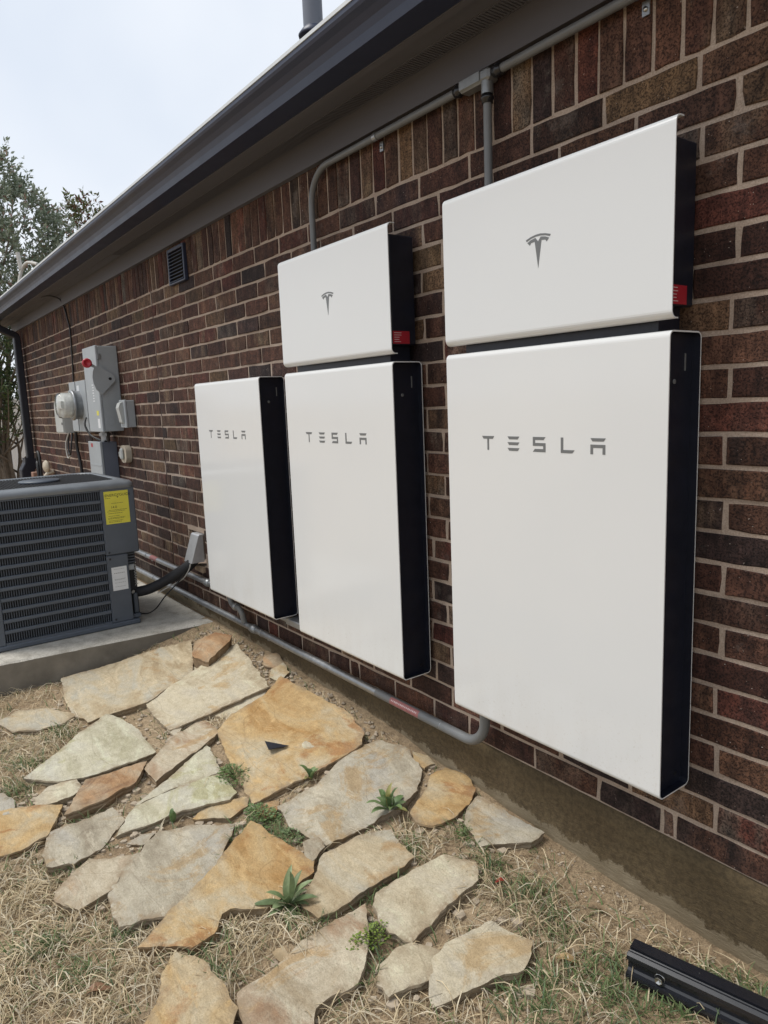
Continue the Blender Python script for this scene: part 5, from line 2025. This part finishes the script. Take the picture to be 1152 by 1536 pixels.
GRN = [(0.17, 0.25, 0.10), (0.14, 0.215, 0.09), (0.20, 0.28, 0.125)]
GRY = [(0.22, 0.29, 0.14), (0.185, 0.255, 0.12), (0.25, 0.315, 0.16)]
lv = [(a + random.uniform(-8, 8), random.uniform(4, 16), random.uniform(0.062, 0.085), random.uniform(0.019, 0.025), random.uniform(0.1, 0.4)) for a in range(0, 360, 33)] + \
     [(a + random.uniform(-10, 10), random.uniform(30, 55), random.uniform(0.055, 0.08), random.uniform(0.016, 0.021), 0.1) for a in range(15, 360, 52)] + \
     [(a, 72, 0.055, 0.014, 0.0) for a in (60, 200, 310)]
weed('rosette_weed', -0.904, -0.313, lv, 'green leaf rosette growing beside the broad grey flagstone', GRN, 0.008)
lv = [(a + random.uniform(-14, 14), random.uniform(4, 22), random.uniform(0.062, 0.085), random.uniform(0.018, 0.025), random.uniform(0.45, 0.75)) for a in range(0, 360, 30)] + \
     [(100, 44, 0.085, 0.024, 0.35), (150, 48, 0.09, 0.022, 0.3), (60, 38, 0.085, 0.022, 0.4), (250, 36, 0.085, 0.026, 0.45), (330, 42, 0.085, 0.026, 0.4), (190, 66, 0.085, 0.022, 0.1)]
weed('dandelion', -0.775, -0.788, lv, 'tall grey green weed with long drooping leaves by the notched orange flagstone', GRY, 0.004)
lv = [(a + random.uniform(-15, 15), random.uniform(10, 45), random.uniform(0.035, 0.055), random.uniform(0.016, 0.024), 0.2) for a in range(0, 360, 60)]
weed('small_weed', -1.262, -0.415, lv, 'small dark leaved weed at the lower rim of the big orange flagstone', GRN, 0.012)
lv = [(20, 55, 0.05, 0.02, 0.2), (140, 50, 0.045, 0.02, 0.2), (250, 45, 0.04, 0.018, 0.2), (200, 75, 0.05, 0.016, 0.0)]
weed('seedling', -1.405, -0.900, lv, 'little seedling with round leaves at the edge of the long pale flagstone', GRN, 0.012)


def clump(name, x, y, rx, ry, hgt, N, label, tints, size=0.008):
    m = MB()
    cols = []
    z0 = ground_z(x, y)
    for i in range(int(N * 0.08)):
        a = random.uniform(0, 2 * PI)
        r_ = random.uniform(0.2, 1)
        p = Vector((x, y, z0))
        q = Vector((x + rx * r_ * math.cos(a), y + ry * r_ * math.sin(a), z0 + hgt * random.uniform(0.5, 1)))
        b = len(m.v)
        m.tube([p, p.lerp(q, 0.5) + Vector((0, 0, 0.012)), q], 0.0009, 4, False)
        cols += [(0.13, 0.15, 0.06, 1)] * (len(m.v) - b)
    for i in range(N):
        a = random.uniform(0, 2 * PI)
        r_ = math.sqrt(random.random())
        c = Vector((x + rx * r_ * math.cos(a), y + ry * r_ * math.sin(a), z0 + hgt * (1 - 0.6 * r_ * r_) * random.uniform(0.35, 1.0)))
        d = Vector((math.cos(a + random.uniform(-1, 1)), math.sin(a + random.uniform(-1, 1)), random.uniform(-0.1, 0.5))).normalized()
        s = Vector((0, 0, 1)).cross(d).normalized()
        up = d.cross(s)
        L = size * random.uniform(0.7, 1.5)
        pts = [c, c + d * L * .45 + s * L * .38 + up * L * .08, c + d * L, c + d * L * .45 - s * L * .38 + up * L * .08]
        m.add(pts, [(0, 1, 2, 3)])
        k = random.uniform(0.8, 1.25)
        t_ = random.choice(tints)
        cols += [tuple(q * k for q in t_) + (1,)] * 4
    o = m.build(name, 'leaf')
    colour_attr(o.data, 'tint', cols)
    tag(o, label, 'weed')
    return o


CLO = [(0.17, 0.25, 0.085), (0.12, 0.19, 0.065), (0.20, 0.28, 0.12)]
clump('chickweed', -1.519, -0.610, 0.085, 0.06, 0.055, 520, 'bushy light green chickweed against the left side of the big orange flagstone', CLO, 0.0085)
clump('chickweed', -1.225, -0.640, 0.085, 0.05, 0.035, 300, 'low green clover clump behind the long orange notched flagstone', GRN + CLO, 0.010)
clump('chickweed', -1.05, -0.615, 0.05, 0.04, 0.03, 160, 'small dull green clump beside the broad grey flagstone', GRY, 0.009)
clump('chickweed', -0.515, -0.665, 0.035, 0.085, 0.04, 320, 'yellow green chickweed strip between mottled and pale flagstones', [(0.23, 0.31, 0.06), (0.19, 0.27, 0.06)], 0.007)
clump('chickweed', -0.635, -0.205, 0.04, 0.035, 0.03, 140, 'fine green clump left of the grey triangular flagstone', CLO, 0.006)


# ------------------------------------------------------------------ fallen leaves and the plastic shard
def fallen(x, y, L, Wd, az, col, label):
    vs, fs = leaf_shape(L, Wd, 0.5, 0.35, 8, 0.05)
    z = rough_z(x, y) + 0.012
    m = MB()
    c, s = math.cos(R(az)), math.sin(R(az))
    out = [(x + a * c - b * s, y + a * s + b * c, z + 0.5 * d + 0.004 * math.sin(a * 90)) for a, b, d in vs]
    m.add(out, fs, True)
    o = m.build('fallen_leaf', 'leaf')
    colour_attr(o.data, 'tint', [col + (1,)] * len(out))
    tag(o, label, 'leaf', 'fallen dry leaves')


fallen(-0.150, -0.345, 0.055, 0.024, 40, (0.47, 0.33, 0.17), 'curled tan dry leaf on the soil right of the jagged pale flagstone')
fallen(-0.871, -0.927, 0.06, 0.03, 100, (0.40, 0.26, 0.16), 'pinkish dry leaf under the notch of the orange flagstone')
fallen(-0.658, -0.898, 0.07, 0.035, 10, (0.47, 0.36, 0.22), 'crumpled pale dry leaf below the tall grey green weed')
fallen(-0.427, -0.285, 0.04, 0.016, 60, (0.34, 0.05, 0.035), 'small red dry leaf in the grass right of the thick edged pale flagstone')
fallen(-0.350, -0.590, 0.045, 0.02, 160, (0.42, 0.34, 0.26), 'small grey dry leaf between the pale flagstones')
fallen(-0.211, -0.142, 0.06, 0.012, 20, (0.33, 0.24, 0.15), 'narrow brown dry leaf lying on bare soil near the slab edge')
fallen(-0.825, -1.339, 0.06, 0.028, 70, (0.30, 0.17, 0.10), 'dark brown dry leaf in the matted straw at the bottom left')

pl = STONE_PLANE[3]


def on_plane(p, x, y):
    return p[0] * (x - p[3]) + p[1] * (y - p[4]) + p[2]


m = MB()
sx_, sy_ = -1.431, -0.313
sz_ = on_plane(pl, sx_, sy_) + 0.0035
m.lathe((sx_, sy_, sz_), (0, 0, 1), [(-0.012, 0.036), (0.0005, 0.035), (0.0020, 0.032), (0.0023, 0.0)], 22)
o_ = m.build('pale_scar', 'flagstone_pale', bpy.data.objects['flagstone.002'])
o_.scale = (1, 1, 1)

tri = [(-1.584, -0.440), (-1.483, -0.384), (-1.510, -0.461)]
m = MB()
zt_ = max(on_plane(pl, x, y) for x, y in tri) + 0.009
low_ = [(x, y, zt_) for x, y in tri]
up_ = [(x, y, zt_ + 0.003) for x, y in tri]
m.add(low_ + up_, [(0, 2, 1), (3, 4, 5), (0, 1, 4, 3), (1, 2, 5, 4), (2, 0, 3, 5)])
o = m.build('plastic_shard', 'black_plastic')
tag(o, 'black triangular plastic shard lying on the big orange flagstone', 'plastic piece')

# ------------------------------------------------------------------ black mounting rail in the lower right corner
rd = Vector((0.286, 0.075, -0.004)).normalized()
rs = Vector((-rd.y, rd.x, 0)).normalized()            # towards the wall
r0 = Vector((-0.006, -0.234, ground_z(0, -0.23) + 0.004))
RL = 1.15
RSC = 1.18
prof = [(-0.026, 0.000), (0.024, 0.000), (0.026, 0.004), (0.026, 0.062), (0.022, 0.066), (-0.006, 0.066), (-0.006, 0.060), (-0.012, 0.057), (-0.012, 0.062), (-0.018, 0.064), (-0.026, 0.060),
        (-0.026, 0.050), (-0.020, 0.049), (-0.016, 0.044), (-0.016, 0.026), (-0.020, 0.022), (-0.030, 0.021), (-0.031, 0.014), (-0.026, 0.012)]
prof = [(a * RSC, b * RSC) for a, b in prof]
m = MB()
vs = [r0 + rs * a + Vector((0, 0, b)) for a, b in prof] + [r0 + rd * RL + rs * a + Vector((0, 0, b)) for a, b in prof]
n = len(prof)
m.add(vs, [(i, (i + 1) % n, n + (i + 1) % n, n + i) for i in range(n)] + [tuple(range(n)), tuple(range(2 * n - 1, n - 1, -1))])
rail = empty('mounting_rail', tuple(r0), 'black metal mounting rail lying on the grass at the lower right corner', 'rail')
m.build('rail_body', 'rail_anodised', rail)
bp = r0 + rd * 0.078 + rs * -0.019 + Vector((0, 0, 0.041))
m = MB()
m.lathe(bp, -rs, [(0, 0.0125), (0.004, 0.0125), (0.005, 0.011)], 18)
m.lathe(bp, -rs, [(0.005, 0.0098), (0.014, 0.0098), (0.0145, 0.008), (0.012, 0.0045), (0.010, 0.0)], 6, False)
m.build('bolt', 'steel', rail)
for k in range(3):
    b2 = r0 + rd * (0.16 + 0.3 * k) + rs * 0.009 + Vector((0, 0, 0.066 * RSC))
    m = MB()
    m.lathe(b2, (0, 0, 1), [(0.0002, 0.0025), (0.0012, 0.0022), (0.0014, 0.0)], 10)
    m.build('rivet', 'black_metal', rail)

# ------------------------------------------------------------------ garden beyond the far corner
fn = empty('vinyl_fence', (-14, 0, -0.46), 'white vinyl board fence far behind the trees', 'fence')
y = -5.0
while y < 6.0:
    m = MB()
    m.box(-14.02, -13.985, y, y + 0.148, -0.40, 1.25)
    m.build('board', 'fence_white', fn)
    y += 0.155
for z in (-0.36, 1.22):
    m = MB()
    m.box(-13.984, -13.93, -5.0, 6.0, z, z + 0.12)
    m.build('fence_rail', 'fence_white', fn)
for y in (-5.0, -2.5, 0.0, 2.5, 5.0):
    m = MB()
    m.box(-13.929, -13.80, y, y + 0.13, -0.46, 1.40)
    m.build('post', 'fence_white', fn)


def tree(name, label, base, height, limbs, leaf_n, centers, tints, seed, leaf=0.075, trunk_r=0.075):
    rnd = random.Random(seed)
    t = empty(name, base, label, 'tree')
    m = MB()
    B = Vector(base)
    tips = []
    for k in range(limbs):
        a = rnd.uniform(0, 2 * PI)
        lean = rnd.uniform(0.05, 0.28)
        pts, rad = [], []
        p = B + Vector((rnd.uniform(-.1, .1), rnd.uniform(-.1, .1), -0.05))
        d = Vector((math.cos(a) * lean, math.sin(a) * lean, 1)).normalized()
        nseg = 12
        L = height * rnd.uniform(0.7, 0.95) / nseg
        for i in range(nseg + 1):
            pts.append(p.copy())
            rad.append(max(0.006, trunk_r * (1 - i / (nseg + 0.5)) * (0.8 if k else 1.0)))
            d = (d + Vector((rnd.uniform(-.14, .14), rnd.uniform(-.14, .14), 0.05))).normalized()
            p = p + d * L
            if i > 3:
                q = p.copy()
                dd = Vector((rnd.uniform(-1, 1), rnd.uniform(-1, 1), rnd.uniform(0.2, 0.9))).normalized()
                br = [q + dd * 0.13 * j + Vector((0, 0, 0.02 * j * j)) for j in range(6)]
                m.tube(br, 0.01, 6, False, radii=[0.018 - 0.0026 * j for j in range(6)])
                tips += br[2:]
        m.tube(pts, 0.05, 10, False, radii=rad)
        tips += pts[6:]
    m.build('trunk', 'bark', t)
    # leaves in sprays round the twigs, inside the crown volumes
    N = leaf_n
    V = np.zeros((N, 4, 3))
    C_ = np.zeros((N, 4))
    i = 0
    spray = []
    ns = N // 11
    for s in range(ns):
        c, r3 = rnd.choices(centers, [q[2] for q in centers])[0][:2]
        while True:
            u = Vector((rnd.uniform(-1, 1), rnd.uniform(-1, 1), rnd.uniform(-1, 1)))
            if u.length < 1 and (u.length > 0.35 or rnd.random() < 0.3):
                break
        p = Vector(c) + Vector((u.x * r3[0], u.y * r3[1], u.z * r3[2]))
        if noise.noise(p * 1.7 + Vector((seed, 0, 0))) < -0.12:
            continue
        d = (Vector((u.x, u.y, abs(u.z) + 0.6)) + Vector((rnd.uniform(-.5, .5), rnd.uniform(-.5, .5), rnd.uniform(-.2, .6)))).normalized()
        spray.append((p, d))
    while i < N:
        p, d = spray[rnd.randrange(len(spray))]
        s_ = rnd.uniform(0, 0.26)
        q = p + d * s_ + Vector((rnd.uniform(-.02, .02), rnd.uniform(-.02, .02), rnd.uniform(-.02, .02)))
        a = (d * 0.6 + Vector((rnd.uniform(-1, 1), rnd.uniform(-1, 1), rnd.uniform(-.6, .8)))).normalized()
        b = a.cross(Vector((rnd.uniform(-1, 1), rnd.uniform(-1, 1), rnd.uniform(-1, 1))))
        if b.length < 0.05:
            continue
        b.normalize()
        L = leaf * rnd.uniform(0.65, 1.25)
        w = L * 0.19
        nn_ = a.cross(b)
        V[i] = [q, q + a * L * .5 + b * w + nn_ * w * .4, q + a * L, q + a * L * .5 - b * w + nn_ * w * .4]
        tc_ = rnd.choices(tints, [7, 6, 5, 3, 1.2][:len(tints)])[0]
        k = rnd.uniform(0.75, 1.25)
        C_[i] = (*[x * k for x in tc_], 1)
        i += 1
    V = V.reshape(-1, 3)
    base_i = np.arange(N)[:, None] * 4
    F = np.concatenate([base_i + np.array([[0, 1, 2]]), base_i + np.array([[0, 2, 3]])])
    me = bpy.data.meshes.new('crown')
    me.vertices.add(len(V))
    me.vertices.foreach_set('co', V.astype(np.float32).ravel())
    me.loops.add(len(F) * 3)
    me.loops.foreach_set('vertex_index', F.astype(np.int32).ravel())
    me.polygons.add(len(F))
    me.polygons.foreach_set('loop_start', np.arange(len(F), dtype=np.int32) * 3)
    me.update(calc_edges=True)
    colour_attr(me, 'tint', np.repeat(C_, 4, axis=0))
    me.materials.append(MATS['leaf'])
    link('crown', me, t)
    return t


TT = [(0.22, 0.265, 0.19), (0.27, 0.31, 0.23), (0.165, 0.21, 0.14), (0.34, 0.37, 0.29), (0.33, 0.20, 0.17)]  # evergreen tints greyed and lightened, veiling glare put into the leaf colour
tree('evergreen_tree', 'tall evergreen with reddish shoot tips rising above the far end of the gutter', (-11.0, 0.15, -0.46), 5.0, 4, 24000,
     [((-11.0, 0.45, 3.1), (0.9, 0.75, 1.25), 5), ((-11.1, 0.2, 4.1), (0.6, 0.62, 0.75), 2.0), ((-11.0, 1.05, 3.3), (0.5, 0.32, 0.85), 1.0),
      ((-11.1, -0.4, 2.6), (0.7, 0.6, 1.6), 2.5)], TT, 5)
tree('leafy_shrub', 'dark green shrub with thin stems behind the downspout', (-10.6, 0.12, -0.46), 2.4, 5, 9000,
     [((-10.6, 0.1, 1.45), (0.5, 0.75, 0.8), 3), ((-10.7, -0.1, 0.85), (0.5, 0.6, 0.4), 0.9)], [(0.075, 0.115, 0.045), (0.11, 0.15, 0.06), (0.05, 0.085, 0.035), (0.16, 0.19, 0.085)], 9, 0.065, 0.05)
tree('young_tree', 'small tree whose red and green tips peek over the gutter right of the tall evergreen', (-11.4, 1.75, -0.46), 4.0, 2, 900,
     [((-11.4, 1.70, 3.95), (0.3, 0.26, 0.35), 1)], [(0.10, 0.13, 0.06), (0.15, 0.18, 0.07), (0.17, 0.085, 0.06)], 21, 0.075, 0.04)
m = MB()
m.tube(smooth_path([(-8.98, 0.18, 2.50), (-9.0, 0.26, 2.78), (-8.9, 0.31, 2.86), (-8.75, 0.34, 2.84), (-8.6, 0.37, 2.80)]), 0.02, 7, radii=None)
m.tube(smooth_path([(-9.0, 0.26, 2.80), (-9.01, 0.25, 2.92), (-9.02, 0.245, 3.00)]), 0.025, 7)
o = m.build('dead_branch', 'pale_branch')
tag(o, 'pale forked dead branch resting on the far end of the gutter', 'branch')
